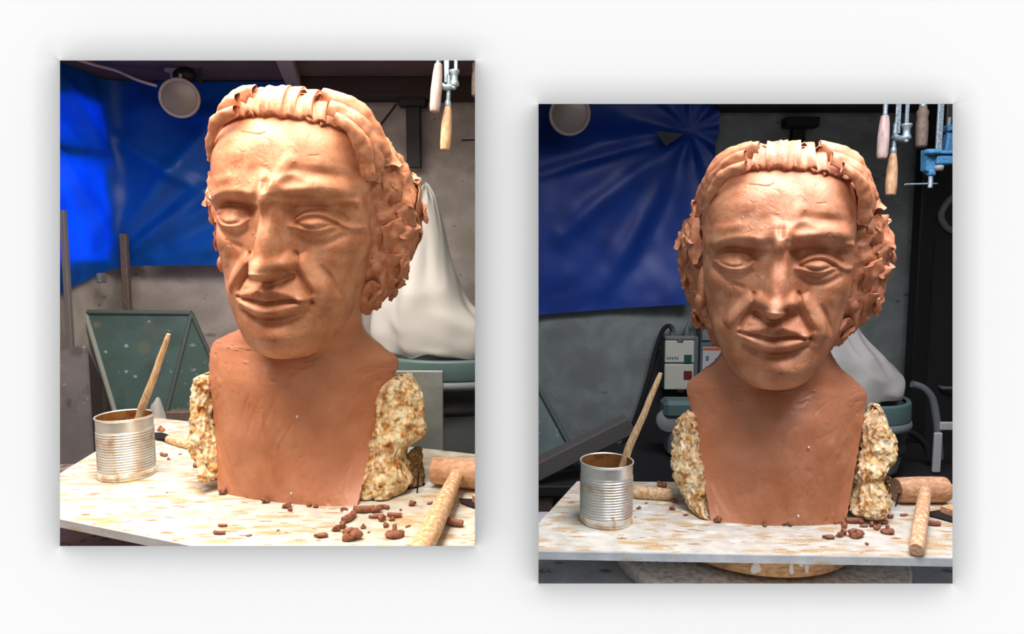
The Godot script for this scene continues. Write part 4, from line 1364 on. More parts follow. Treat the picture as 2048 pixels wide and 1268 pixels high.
func workshop_shell() -> void:
	var a := Acc.new()
	# the party wall between the two workshops, the outer walls, both back walls
	struct("wall_middle", prism_mesh([Vector3(-0.03, 0, -0.50), Vector3(-0.03, 2.09, -0.715), Vector3(-0.03, 2.09, -2.36), Vector3(-0.03, 0, -2.36)], Vector3(0.045, 0, 0)), M.wall_right_room)
	# left wall with an unglazed opening that only the tarpaulin closes
	a.prism([Vector3(-1.31, 0, -0.50), Vector3(-1.31, 2.09, -0.715), Vector3(-1.31, 2.09, -1.68), Vector3(-1.31, 0, -1.68)], Vector3(-0.05, 0, 0))
	a.box(Vector3(-1.335, 0.76, -1.965), Vector3(0.05, 1.52, 0.57))
	a.box(Vector3(-1.335, 2.04, -1.965), Vector3(0.05, 0.10, 0.57))
	a.box(Vector3(-1.335, 1.045, -2.305), Vector3(0.05, 2.09, 0.11))
	struct("wall_left", a.mesh(), M.wall_left_room)
	struct("wall_right", prism_mesh([Vector3(1.75, 0, -0.50), Vector3(1.75, 2.09, -0.715), Vector3(1.75, 2.09, -2.36), Vector3(1.75, 0, -2.36)], Vector3(0.05, 0, 0)), M.wall_right_room)
	struct("wall_back", box_mesh(Vector3(-0.69, 1.045, -2.385), Vector3(1.34, 2.09, 0.05)), M.wall_left_room)
	struct("wall_back", box_mesh(Vector3(0.89, 1.045, -2.385), Vector3(1.82, 2.09, 0.05)), M.wall_right_room)
	struct("floor", box_mesh(Vector3(0.22, -0.03, -1.45), Vector3(3.2, 0.06, 1.95)), M.concrete)
	# ceilings, each with an unseen rooflight, placed to light the bust from above
	for h in 2:
		var x0 := -1.36 if h == 0 else -0.005
		var x1 := -0.005 if h == 0 else 1.80
		var h0 := -1.02 if h == 0 else 0.16
		var h1 := -0.10 if h == 0 else 1.06
		var z0 := -1.66 if h == 0 else -1.50
		var z1 := -0.74
		var c := Acc.new()
		c.box(Vector3((x0 + x1) / 2, 2.115, (z0 - 2.41) / 2), Vector3(x1 - x0, 0.05, z0 + 2.41))
		c.box(Vector3((x0 + x1) / 2, 2.115, (z1 - 0.68) / 2), Vector3(x1 - x0, 0.05, -0.68 - z1))
		c.box(Vector3((x0 + h0) / 2, 2.115, (z0 + z1) / 2), Vector3(h0 - x0, 0.05, z1 - z0))
		c.box(Vector3((h1 + x1) / 2, 2.115, (z0 + z1) / 2), Vector3(x1 - h1, 0.05, z1 - z0))
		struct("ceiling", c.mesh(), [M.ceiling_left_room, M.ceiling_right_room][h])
		var k := Acc.new()
		k.box(Vector3((h0 + h1) / 2, 2.225, z0 - 0.015), Vector3(h1 - h0 + 0.06, 0.27, 0.03))
		k.box(Vector3((h0 + h1) / 2, 2.225, z1 + 0.015), Vector3(h1 - h0 + 0.06, 0.27, 0.03))
		k.box(Vector3(h0 - 0.015, 2.225, (z0 + z1) / 2), Vector3(0.03, 0.27, z1 - z0))
		k.box(Vector3(h1 + 0.015, 2.225, (z0 + z1) / 2), Vector3(0.03, 0.27, z1 - z0))
		var w := struct("window_%d" % (h + 3), k.mesh(), M.white_wall)  # out of view, lets light down onto the bust
		struct("unseen_pane", box_mesh(Vector3((h0 + h1) / 2, 2.355, (z0 + z1) / 2), Vector3(h1 - h0, 0.006, z1 - z0)), M.unseen_rooflight_glass, w)


func cloth_mesh(nu: int, nv: int, at: Callable, thick := Vector3(0, 0, -0.003)) -> ArrayMesh:
	# a sheet given by at(s, t), s along and t down, both 0..1
	var p := PackedVector3Array()
	var q := PackedVector3Array()
	for r in nv:
		for k in nu:
			var w: Vector3 = at.call(float(k) / (nu - 1), float(r) / (nv - 1))
			p.append(w)
			q.append(w + thick)
	var acc := Acc.new()
	acc.grid(p, nu, nv, false)
	acc.grid(q, nu, nv, true)
	return acc.mesh()


func crease(s: float, y: float, a: Vector2, b: Vector2, wide: float, high: float) -> float:
	var w := Vector2(s, y)
	var ab := b - a
	var t := clampf((w - a).dot(ab) / ab.length_squared(), 0.0, 1.0)
	var d := (a + ab * t - w).length() / wide
	return high * exp(-d * d) * (0.35 + 0.65 * sin(PI * clampf(t, 0.03, 0.97)))


func floodlight(label: String, at: Vector3, aim: Vector3, r: float, up_to: float) -> void:
	var t := thing("floodlight", label, "lamp", at)
	var z := -aim.normalized()
	var x := Vector3.UP.cross(z).normalized()
	var basis := Basis(x, z.cross(x) * -1.0, z)
	# the lathe axis (y) looks along the aim
	var axis := Transform3D(Basis(x, -z, x.cross(-z)), Vector3.ZERO)
	var a := Acc.new()
	a.lathe([Vector2(0.004, -r * 1.05), Vector2(r * 0.45, -r * 1.02), Vector2(r * 0.72, -r * 0.85), Vector2(r * 0.92, -r * 0.45), Vector2(r * 0.97, -r * 0.05), Vector2(r, 0.0), Vector2(r * 1.04, r * 0.02), Vector2(r * 1.04, r * 0.16), Vector2(r * 0.98, r * 0.22), Vector2(r * 0.88, r * 0.20), Vector2(r * 0.86, r * 0.12)], 40, axis)
	put("housing", a.mesh(), M.lamp_white, t)
	var g := Acc.new()
	g.lathe([Vector2(r * 0.88, r * 0.13), Vector2(r * 0.6, r * 0.19), Vector2(r * 0.3, r * 0.22), Vector2(0.001, r * 0.23)], 40, axis)
	put("lens", g.mesh(), M.lamp_glass, t)
	put("screw", tube_mesh([basis * Vector3(-r * 0.12, -r * 1.0, -r * 0.05), basis * Vector3(-r * 0.12, -r * 1.22, -r * 0.05)], r * 0.09, 10), M.lamp_white, t)
	var b := Acc.new()
	var top := Vector3(0, up_to - at.y, -0.02)
	b.box(Vector3(-r * 0.55, (r * 0.6 + top.y) / 2.0, -r * 0.5), Vector3(0.012, top.y - r * 0.3, 0.02), Basis(), 0.002)
	b.box(Vector3(-r * 0.3, top.y - 0.006, -r * 0.5), Vector3(r * 1.2, 0.012, 0.03), Basis(), 0.002)
	put("bracket", b.mesh(), M.lamp_white, t)
	var k := Acc.new()
	k.blob(Vector3(r * 0.15, r * 1.25, -r * 0.35), Vector3(r * 0.62, r * 0.42, r * 0.5), noise(5, 1, 3), 0.1, 10)
	put("junction_box", k.mesh(), M.box_dark, t)
	var rod := put("tie_rod", tube_mesh([Vector3(r * 0.95, r * 0.7, -r * 0.3), Vector3(r * 1.0, top.y, -r * 0.3)], 0.004, 8), M.dark_beam, t)
	rod.name = "tie_rod"


func post_with_plate(label: String, plate_a: Vector3, plate_b: Vector3, foot: Vector3, wide: float) -> void:
	var t := thing("steel_post", label, "post", plate_a)
	put("top_plate", box_mesh((plate_a + plate_b) / 2.0 - plate_a, Vector3(plate_b.x - plate_a.x, absf(plate_b.y - plate_a.y), 0.05), 0.003), M.black_steel, t)
	var mid := Vector3((plate_a.x + plate_b.x) / 2.0, (plate_b.y + foot.y) / 2.0, foot.z) - plate_a
	put("shaft", box_mesh(mid, Vector3(wide, absf(plate_b.y - foot.y), 0.03), 0.002), M.black_steel, t)


func left_background() -> void:
	# tarpaulin: hung on the left wall and round the corner along the back wall
	var wob := noise(2.2, 3, 301)
	var tarp := func(s: float, t: float) -> Vector3:
		var along := s * 1.36   # metres along the wall: 0.70 on the left wall, then round the corner
		var w: Vector3
		var nor: Vector3
		var bottom: float
		var turn := 0.665
		if along < turn - 0.05:
			w = Vector3(-1.285, 0, -1.62 - along)
			nor = Vector3(1, 0, 0)
			bottom = 1.325 + along * 0.256
		elif along < turn + 0.05:
			var k := (along - turn + 0.05) / 0.10
			var ang := k * PI / 2.0
			w = Vector3(-1.235 - 0.05 * cos(ang), 0, -2.235 - 0.05 * sin(ang))
			nor = Vector3(cos(ang), 0, sin(ang))
			bottom = lerpf(1.482, 1.497, k)
		else:
			w = Vector3(-1.235 + along - turn - 0.05, 0, -2.285)
			nor = Vector3(0, 0, 1)
			bottom = 1.497 + (along - turn) * 0.008
		var y := lerpf(2.085, bottom, t)
		var d := 0.018 * wob.get_noise_2d(along, y) - 0.010
		d += crease(along, y, Vector2(0.70, 1.62), Vector2(1.02, 1.98), 0.030, 0.026)
		d += crease(along, y, Vector2(0.72, 1.55), Vector2(1.15, 1.78), 0.035, 0.030)
		d += crease(along, y, Vector2(0.68, 1.90), Vector2(0.95, 1.74), 0.025, 0.020)
		d += crease(along, y, Vector2(0.95, 1.74), Vector2(0.73, 1.56), 0.022, 0.024)
		d += crease(along, y, Vector2(0.80, 1.52), Vector2(1.30, 1.66), 0.045, 0.026)
		d += crease(along, y, Vector2(0.78, 2.02), Vector2(1.25, 1.92), 0.030, 0.018)
		d += crease(along, y, Vector2(0.30, 1.95), Vector2(0.62, 1.58), 0.030, 0.022)
		d += crease(along, y, Vector2(0.10, 1.85), Vector2(0.45, 1.50), 0.035, 0.020)
		d += crease(along, y, Vector2(0.45, 2.05), Vector2(0.66, 1.80), 0.030, 0.020)
		return w + nor * d + Vector3(0, y, 0)
	var tp := put("tarpaulin", cloth_mesh(150, 80, tarp, Vector3(-0.002, 0, -0.002)), M.tarp)
	tag(tp, "bright blue tarpaulin hung round the corner behind the floodlight in the left view", "tarpaulin")
	# bars outside, that show dark through the lit tarpaulin
	var bars := Acc.new()
	bars.box(Vector3(-1.335, 1.83, -1.96), Vector3(0.05, 0.035, 0.60), Basis(Vector3.RIGHT, 0.05))
	struct("trim_1", bars.mesh(), M.dark_beam).set_meta("label", "dark rail across the opening behind the tarpaulin")
	var bar := put("pole", box_mesh(Vector3(-1.262, 1.32, -1.985), Vector3(0.016, 0.68, 0.016), 0.002), M.timber_grey)
	tag(bar, "thin grey pole at the left edge in front of the tarpaulin", "pole")
	var corner := put("pole", box_mesh(Vector3(-1.232, 1.29, -2.236), Vector3(0.022, 0.62, 0.022), 0.003), M.old_wood)
	tag(corner, "brown wooden post in the corner below the tarpaulin, over the green hopper", "pole")
	var clip := put("tarp_clip", box_mesh(Vector3(-1.2580, 1.4634, -2.1468), Vector3(0.014, 0.030, 0.036), 0.003), M.cable_grey)
	tag(clip, "small grey clip on the slanting lower edge of the tarpaulin", "clip")
	# ceiling
	struct("trim_2", box_mesh(Vector3(-0.36, 2.060, -2.30), Vector3(0.66, 0.062, 0.10), 0.004), M.dark_beam).set_meta("label", "dark beam where ceiling and back wall meet")
	var slant := Acc.new()
	var b0 := Vector3(-0.5716, 2.0750, -1.7396)
	var b1 := Vector3(-0.7050, 2.0750, -2.3458)
	slant.box((b0 + b1) / 2.0, Vector3(0.045, 0.035, (b1 - b0).length()), Basis.looking_at(b1 - b0, Vector3.UP), 0.004)
	struct("trim_3", slant.mesh(), M.grey_beam).set_meta("label", "pale grey rafter under the ceiling above the head")
	floodlight("round white floodlight under the ceiling in front of the blue tarpaulin, seen whole", Vector3(-0.9865, 1.9984, -2.1328), Vector3(0.25, -0.2, 1.0), 0.056, 2.09)
	var cable := put("lamp_cable", tube_mesh([Vector3(-1.2188, 2.0750, -1.9468), Vector3(-1.1914, 2.0750, -2.0598), Vector3(-1.1654, 2.0746, -2.1200), Vector3(-1.0967, 2.0444, -2.1071), Vector3(-1.0447, 2.0292, -2.1157)], 0.0045, 8), M.cable_white)
	tag(cable, "thin white cable running along the ceiling to the floodlight", "cable")
	post_with_plate("black steel post with a wide top plate on the grey wall in the left view", Vector3(-0.3637, 2.0325, -2.3100), Vector3(-0.2739, 2.0074, -2.3100), Vector3(-0.3034, 1.8150, -2.3200), 0.045)
	var stay := put("stay_wire", tube_mesh([Vector3(-0.4453, 1.9366, -2.3400), Vector3(-0.4101, 1.9764, -2.3300), Vector3(-0.3736, 2.0188, -2.3200)], 0.004, 8), M.dark_beam)
	tag(stay, "thin dark stay beside the steel post right of the hair", "wire")
	# shelf along the back, mostly hidden by the board
	var sh := thing("shelf", "low dark shelf along the back wall behind the board in the left view", "shelf", Vector3(-0.67, 0, -2.06))
	put("shelf_board", box_mesh(Vector3(0, 0.965, 0), Vector3(1.26, 0.03, 0.56), 0.003), M.bench_left, sh)
	for x in [-0.6, 0.6]:
		for z in [-0.25, 0.25]:
			put("leg", box_mesh(Vector3(x, 0.475, z), Vector3(0.04, 0.95, 0.04), 0.003), M.old_wood, sh)
	# green hopper
	var hp := thing("hopper", "paint-flecked dark green metal hopper leaning behind the tin can in the left view", "hopper", Vector3(-1.1849, 0.9856, -2.1558))
	var o := hp.position
	var tl := Vector3(-1.3176, 1.3583, -2.1515) - o
	var tr := Vector3(-0.9890, 1.3553, -2.1512) - o
	var bl := Vector3(-1.1938, 0.9889, -2.0959) - o
	var br := Vector3(-1.0731, 0.9889, -2.0959) - o
	var fr := Vector3(-0.9451, 1.1857, -2.1952) - o
	put("panel", prism_mesh([tl, tr, br, bl], Vector3(0, 0, -0.006)), M.green_sheet, hp)
	put("panel", prism_mesh([tr, fr, Vector3(-0.9837, 0.9919, -2.1564) - o, br], Vector3(0.004, 0, -0.006)), M.green_sheet, hp)
	put("rim", tube_mesh([tl, bl], 0.008, 8), M.pale_rim, hp)
	put("rim", tube_mesh([tl, tr], 0.008, 8), M.green_rim, hp)
	put("rim", tube_mesh([tr, fr], 0.007, 8), M.green_rim, hp)
	put("rim", tube_mesh([tr, br], 0.006, 8), M.green_rim, hp)
	# grey metal box at the far left
	var gb := thing("metal_box", "grey dented metal box with a dark side at the left edge beside the green hopper", "box", Vector3(-1.1487, 1.1565, -1.8106))
	o = gb.position
	var bottom := 0.98 - o.y
	var q0 := Vector3(-1.2933, 1.2415, -1.8188) - o
	var q1 := Vector3(-1.1211, 1.2991, -1.8243) - o
	var q2 := Vector3(-1.1611, 1.1857, -1.9541) - o
	put("front", prism_mesh([q0, q1, Vector3(q1.x, bottom, q1.z), Vector3(q0.x, bottom, q0.z)], Vector3(0, 0, -0.01)), M.galvanised, gb)
	put("side", prism_mesh([q1, q2, Vector3(q2.x, bottom, q2.z), Vector3(q1.x, bottom, q1.z)], Vector3(-0.01, 0, 0)), M.dark_beam, gb)
	put("lid", prism_mesh([q0, q1, q2, q0 + Vector3(0, 0.01, -0.16)], Vector3(0, 0.006, 0)), M.galvanised, gb)
	var stone := Acc.new()
	stone.blob(Vector3(-1.0056, 1.053, -1.950), Vector3(0.026, 0.072, 0.025), noise(20, 3, 9), 0.35, 10)
	tag(put("plaster_chunk", stone.mesh(), M.sack), "pale plaster chunk just behind the stick in the tin can, left view", "plaster")
	var plank := put("plank", box_mesh(Vector3(-0.915, 1.040, -1.94), Vector3(0.105, 0.118, 0.04), 0.003), M.old_wood)
	tag(plank, "short brown offcut of plank standing between the green hopper and the bust", "plank")
	# tub with a cloth sack
	tub("teal tub with pale lip standing behind the bust in the left view", Vector3(-0.1683, 1.2363, -1.9590), 0.215, 0.98)
	var sk := lump_cloth([[Vector3(-0.2631, 1.7291, -2.0064), Vector3(-0.2291, 1.7291, -2.0064)], [Vector3(-0.2983, 1.6189, -1.9857), Vector3(-0.1970, 1.6189, -1.9857)], [Vector3(-0.3276, 1.4931, -1.9636), Vector3(-0.1666, 1.4931, -1.9636)], [Vector3(-0.3677, 1.3964, -1.9442), Vector3(-0.1226, 1.3964, -1.9442)], [Vector3(-0.3769, 1.3351, -1.9283), Vector3(-0.0540, 1.3447, -1.9292)], [Vector3(-0.3714, 1.2868, -1.9236), Vector3(-0.0402, 1.2868, -1.9236)], [Vector3(-0.3649, 1.2633, -1.9314), Vector3(-0.0474, 1.2633, -1.9314)]], 0.12, 61)
	tag(put("cloth_sack", sk, M.sack), "whitish cloth sack heaped on the teal tub behind the bust in the left view", "sack")
	var pl := put("white_panel", box_mesh(Vector3(-0.2310, 1.1210, -1.6866), Vector3(0.125, 0.27, 0.012), 0.002), M.pale_panel)
	tag(pl, "plain pale panel standing in front of the teal tub behind the plaster", "panel")


func tub(label: String, c: Vector3, r: float, floor_y: float) -> void:
	var t := thing("tub", label, "tub", Vector3(c.x, floor_y, c.z))
	var y := c.y - floor_y
	var rim := Acc.new()
	rim.lathe([Vector2(r * 0.90, y + 0.030), Vector2(r * 0.97, y + 0.034), Vector2(r, y + 0.026), Vector2(r * 1.005, y - 0.016), Vector2(r * 0.98, y - 0.022)], 48)
	put("rim", rim.mesh(), M.bucket_green, t)
	var lip := Acc.new()
	lip.lathe([Vector2(r * 0.97, y - 0.046), Vector2(r * 1.02, y - 0.042), Vector2(r * 1.035, y - 0.034), Vector2(r * 1.02, y - 0.024), Vector2(r * 0.97, y - 0.020)], 48)
	put("lip", lip.mesh(), M.bucket_grey, t)
	var band := Acc.new()
	band.lathe([Vector2(r * 0.90, y - 0.115), Vector2(r * 0.95, y - 0.112), Vector2(r * 0.955, y - 0.095), Vector2(r * 0.925, y - 0.09), Vector2(r * 0.93, y - 0.070), Vector2(r * 0.96, y - 0.065), Vector2(r * 0.965, y - 0.046)], 48)
	put("band", band.mesh(), M.bucket_dark, t)
	var body := Acc.new()
	body.lathe([Vector2(0.001, 0.0), Vector2(r * 0.80, 0.0), Vector2(r * 0.82, 0.01), Vector2(r * 0.92, y - 0.10), Vector2(r * 0.92, y + 0.02), Vector2(r * 0.88, y + 0.02), Vector2(r * 0.86, y - 0.02), Vector2(0.001, y - 0.02)], 48)
	put("body", body.mesh(), M.sack_grey, t)


func lump_cloth(rows: Array, thick: float, sd: int) -> ArrayMesh:
	# soft heaped cloth: like a lump, with long folds
	var acc := Acc.new()
	var nz := noise(3.0, 2, sd)
	var nu := 80
	var nv := 60
	var n := rows.size() - 1
	var p := PackedVector3Array()
	for r in nv:
		var key := float(r) / (nv - 1) * n
		var k0 := int(minf(key, n - 0.001))
		var t := key - k0
		var pl: Vector3 = cubic(rows[maxi(k0 - 1, 0)][0], rows[k0][0], rows[k0 + 1][0], rows[mini(k0 + 2, n)][0], t)
		var pr: Vector3 = cubic(rows[maxi(k0 - 1, 0)][1], rows[k0][1], rows[k0 + 1][1], rows[mini(k0 + 2, n)][1], t)
		var c := (pl + pr) / 2.0
		var half := (pr - pl) / 2.0
		var close := pow(clampf(minf(r, nv - 1 - r) / 4.0, 0.0, 1.0), 0.5)
		var deep := Vector3(0, 0, minf(thick, half.length() * 1.2))
		for k in nu:
			var ang := TAU * k / nu
			var fold := 1.0 + 0.055 * sin(ang * 6.0 + 1.5 * nz.get_noise_2d(key * 0.15, 1.0)) + 0.09 * nz.get_noise_2d(cos(ang) * 0.25, sin(ang) * 0.25 + key * 0.05)
			p.append(c + (half * cos(ang) - deep * sin(ang)) * close * fold + Vector3(0, 0.02 * nz.get_noise_2d(cos(ang) * 0.3, sin(ang) * 0.3 + key * 0.1), 0))
	acc.grid(p, nu, nv, true, Color.WHITE, true)
	return acc.mesh()


func right_background() -> void:
	# tarpaulin gathered at a knot on the right
	var knot := Vector3(0.5792, 1.9363, -2.3000)
	var wob := noise(2.5, 3, 311)
	var x_left := 0.02
	var tarp := func(s: float, t: float) -> Vector3:
		var right := lerpf(0.668, 0.60, smoothstep(0.15, 0.8, t))
		var x := lerpf(x_left, right, s)
		var bottom := 1.328 + 0.045 * s
		var y := lerpf(2.085, bottom, t)
		var d := Vector2(x - knot.x, y - knot.y)
		var ang := atan2(d.x, -d.y)
		var far := d.length()
		var f := 0.009 * sin(ang * 9.0 + 1.3) * smoothstep(0.0, 0.12, far) * exp(-far * 1.6) + 0.022 * sin(ang * 4.3 + 0.4) * smoothstep(0.0, 0.3, far)
		f += 0.014 * wob.get_noise_2d(x, y)
		f += crease(x, y, Vector2(knot.x, knot.y), Vector2(0.16, 1.60), 0.034, 0.020)
		f += crease(x, y, Vector2(knot.x - 0.02, knot.y - 0.06), Vector2(0.30, 1.42), 0.036, 0.022)
		f += crease(x, y, Vector2(knot.x, knot.y), Vector2(0.05, 1.78), 0.022, -0.018)
		f -= 0.030 * exp(-far * far / 0.004)
		return Vector3(x, y, -2.305 + f)
	var tp := put("tarpaulin", cloth_mesh(120, 110, tarp), M.tarp_dim)
	tag(tp, "blue tarpaulin with folds gathered to a knot on the back wall in the right view", "tarpaulin")
	var tarp_shade := put("tarp_shade_patch", prism_mesh([Vector3(0.4512, 1.9225, -2.2550), Vector3(0.5447, 1.9144, -2.2620), Vector3(0.4859, 1.8753, -2.2500)], Vector3(0, 0, -0.004)), M.shade_grey)  # shade of the folds below the knot, put into a dark sheet
	tag(tarp_shade, "small grey patch of painted shade on the tarpaulin just below its knot, right view", "patch")
	struct("trim_4", box_mesh(Vector3(1.10, 2.045, -2.31), Vector3(0.90, 0.094, 0.10), 0.004), M.dark_beam).set_meta("label", "dark beam above the grey back wall in the right view")
	floodlight("round white floodlight cut by the top edge of the right opening", Vector3(0.1709, 1.9496, -2.1281), Vector3(-0.05, -0.2, 1.0), 0.060, 2.09)
	post_with_plate("black steel post with a bolted top plate above the bust in the right view", Vector3(0.8777, 1.9727, -2.3100), Vector3(0.9839, 1.9411, -2.3100), Vector3(0.9557, 1.6799, -2.3300), 0.040)
	# dark door leaf and black post on the right
	var dp := put("black_post", box_mesh(Vector3(1.330, 1.04, -2.28), Vector3(0.048, 2.08, 0.05), 0.003), M.black_steel)
	tag(dp, "tall black post between the grey wall and the dark door", "post")
	var dr := struct("door_1", box_mesh(Vector3(1.555, 1.04, -2.30), Vector3(0.385, 2.08, 0.04), 0.004), M.dark_door)
	dr.set_meta("label", "dark grey door leaf at the right edge")
	struct("door_handle", tube_mesh([Vector3(1.41, 1.10, -2.275), Vector3(1.41, 1.10, -2.255), Vector3(1.45, 1.10, -2.25)], 0.006, 8), M.cable_grey, dr)
	var strap := put("strap", tube_mesh([Vector3(1.4170, 1.7210, -2.2710), Vector3(1.3945, 1.6957, -2.2710), Vector3(1.3789, 1.6607, -2.2710), Vector3(1.3920, 1.6288, -2.2710), Vector3(1.4205, 1.6096, -2.2710), Vector3(1.4840, 1.6000, -2.2710)], 0.011, 10), M.cable_grey)
	tag(strap, "pale curved strap hanging on the dark door below the blue clamps", "strap")
	# switch boxes
	switch_box()
	second_box()
	var c1 := put("power_cable", tube_mesh([Vector3(0.5325, 1.2787, -2.3000), Vector3(0.5245, 1.2976, -2.3100), Vector3(0.5037, 1.2830, -2.3200), Vector3(0.4829, 1.2149, -2.3260), Vector3(0.4580, 1.1129, -2.3260), Vector3(0.4165, 0.9756, -2.3260), Vector3(0.3606, 0.8630, -2.3260), Vector3(0.3257, 0.8019, -2.3260)], 0.0075, 8), M.cable_dark)
	tag(c1, "dark cable slanting down the wall left of the switch box", "cable")
	var c2 := put("power_cable", tube_mesh([Vector3(0.5755, 1.2787, -2.3000), Vector3(0.5874, 1.3042, -2.3100), Vector3(0.6228, 1.3199, -2.3200), Vector3(0.6758, 1.3300, -2.3200), Vector3(0.7428, 1.3166, -2.3200)], 0.006, 8), M.cable_grey)
	tag(c2, "grey cable bending from the switch box to the right behind the bust", "cable")
	var db := put("dark_area", prism_mesh([Vector3(0.4982, 1.2136, -2.3350), Vector3(0.7002, 1.2136, -2.3350), Vector3(0.7155, 0.6754, -2.3350), Vector3(0.3113, 0.6754, -2.3350), Vector3(0.4051, 0.9353, -2.3350)], Vector3(0, 0, -0.02)), M.dark_door)  # flat dark shape over the darker part of the wall
	tag(db, "flat dark area on the wall under the switch box", "board")
	var fitting := thing("fitting", "grey pump with a round flange under the switch box in the right view", "fitting", Vector3(0.5037, 1.0137, -2.1083))  # plain grey block, disc and foot
	var o := fitting.position
	put("fitting_block", box_mesh(Vector3(0.5129, 1.0672, -2.1135) - o, Vector3(0.105, 0.055, 0.08), 0.012), M.bucket_green, fitting)
	var fl := Acc.new()
	fl.lathe([Vector2(0.001, -0.01), Vector2(0.035, -0.01), Vector2(0.038, 0.0), Vector2(0.035, 0.01), Vector2(0.001, 0.01)], 24, Transform3D(Basis(Vector3.RIGHT, 1.1), Vector3(0.4747, 1.0308, -2.0899) - o))
	put("flange", fl.mesh(), M.bucket_grey, fitting)
	put("foot", box_mesh(Vector3(0.0, (0.93 - o.y) / 2.0, 0.0), Vector3(0.06, o.y - 0.93, 0.07), 0.006), M.bucket_grey, fitting)
	# shelf along the back
	var sh := thing("shelf", "low dark shelf along the back wall behind the board in the right view", "shelf", Vector3(0.75, 0, -2.03))
	put("shelf_board", box_mesh(Vector3(0, 0.905, 0), Vector3(1.40, 0.03, 0.42), 0.003), M.dark_door, sh)
	for x in [-0.66, 0.66]:
		for z in [-0.18, 0.18]:
			put("leg", box_mesh(Vector3(x, 0.445, z), Vector3(0.04, 0.89, 0.04), 0.003), M.old_wood, sh)
	# dark green sheet and a beam at the lower left
	var gs := thing("green_sheet", "dark green metal sheet leaning at the lower left of the right view", "sheet", Vector3(0.1086, 0.9374, -1.9503))
	o = gs.position
	put("panel", prism_mesh([Vector3(0.0520, 1.1806, -2.1143) - o, Vector3(0.1962, 0.9313, -1.9698) - o, Vector3(0.1657, 0.9402, -1.9505) - o, Vector3(0.0371, 0.9402, -1.9505) - o], Vector3(0, 0, -0.008)), M.green_sheet, gs)
	put("rim", tube_mesh([Vector3(0.0520, 1.1806, -2.1143) - o, Vector3(0.1948, 0.9341, -1.9700) - o], 0.008, 8), M.green_rim, gs)
	var bm := put("timber", box_mesh(Vector3.ZERO, Vector3(0.30, 0.05, 0.05), 0.004), M.timber_grey)
	bm.position = Vector3(0.19, 1.012, -1.87)
	bm.rotation_degrees = Vector3(0, 10, 24)
	tag(bm, "grey timber lying slanted in the lower left corner behind the board, right view", "timber")
	var wd := put("wedge", prism_mesh([Vector3(0.2006, 0.9596, -1.9022), Vector3(0.2420, 1.0138, -1.9275), Vector3(0.2758, 0.9596, -1.9022)], Vector3(0, 0, -0.04)), M.sack_grey)
	tag(wd, "pinkish grey wedge standing just behind the tin can, right view", "wedge")
	# tub with sack
	tub("grey-green tub with a pale lip behind the plaster in the right view", Vector3(0.9829, 1.1009, -1.9660), 0.138, 0.93)
	var sk := lump_cloth([[Vector3(0.9523, 1.4052, -2.0154), Vector3(0.9783, 1.4052, -2.0154)], [Vector3(0.9200, 1.3213, -1.9872), Vector3(0.9886, 1.3213, -1.9872)], [Vector3(0.8712, 1.2603, -1.9613), Vector3(1.0466, 1.2504, -1.9603)], [Vector3(0.8527, 1.2127, -1.9466), Vector3(1.0934, 1.2015, -1.9456)], [Vector3(0.8555, 1.1637, -1.9419), Vector3(1.1004, 1.1595, -1.9415)], [Vector3(0.8712, 1.1237, -1.9481), Vector3(1.0918, 1.1237, -1.9481)]], 0.10, 67)
	tag(put("cloth_sack", sk, M.sack), "whitish cloth sack folded over the tub beside the black post in the right view", "sack")
	# chair of bent tube, folded by the door
	var ch := thing("tube_chair", "folded chair of bent grey tube in front of the dark door", "chair", Vector3(1.1943, 0.9303, -1.9496))
	o = ch.position
	put("frame", tube_mesh([Vector3(1.1429, 1.1678, -1.9724) - o, Vector3(1.1743, 1.1564, -1.9713) - o, Vector3(1.2000, 1.1279, -1.9686) - o, Vector3(1.2114, 1.0796, -1.9640) - o, Vector3(1.2186, 1.0085, -1.9571) - o, Vector3(1.2214, 0.9545, -1.9519) - o], 0.0105, 10), M.cable_grey, ch)
	put("frame", tube_mesh([Vector3(1.1162, 1.0238, -1.9988) - o, Vector3(1.1657, 1.0180, -1.9982) - o, Vector3(1.1978, 0.9919, -1.9957) - o, Vector3(1.2109, 0.9687, -1.9935) - o, Vector3(1.2138, 0.9484, -1.9915) - o], 0.0095, 10), M.cable_dark, ch)
	put("slat", box_mesh(Vector3(1.1961, 0.9816, -1.9244) - o, Vector3(0.022, 0.115, 0.012), 0.003), M.white_pipe, ch)
	put("slat", box_mesh(Vector3(1.2509, 1.0508, -1.9511) - o, Vector3(0.072, 0.024, 0.012), 0.003), M.white_pipe, ch)
	clamps()


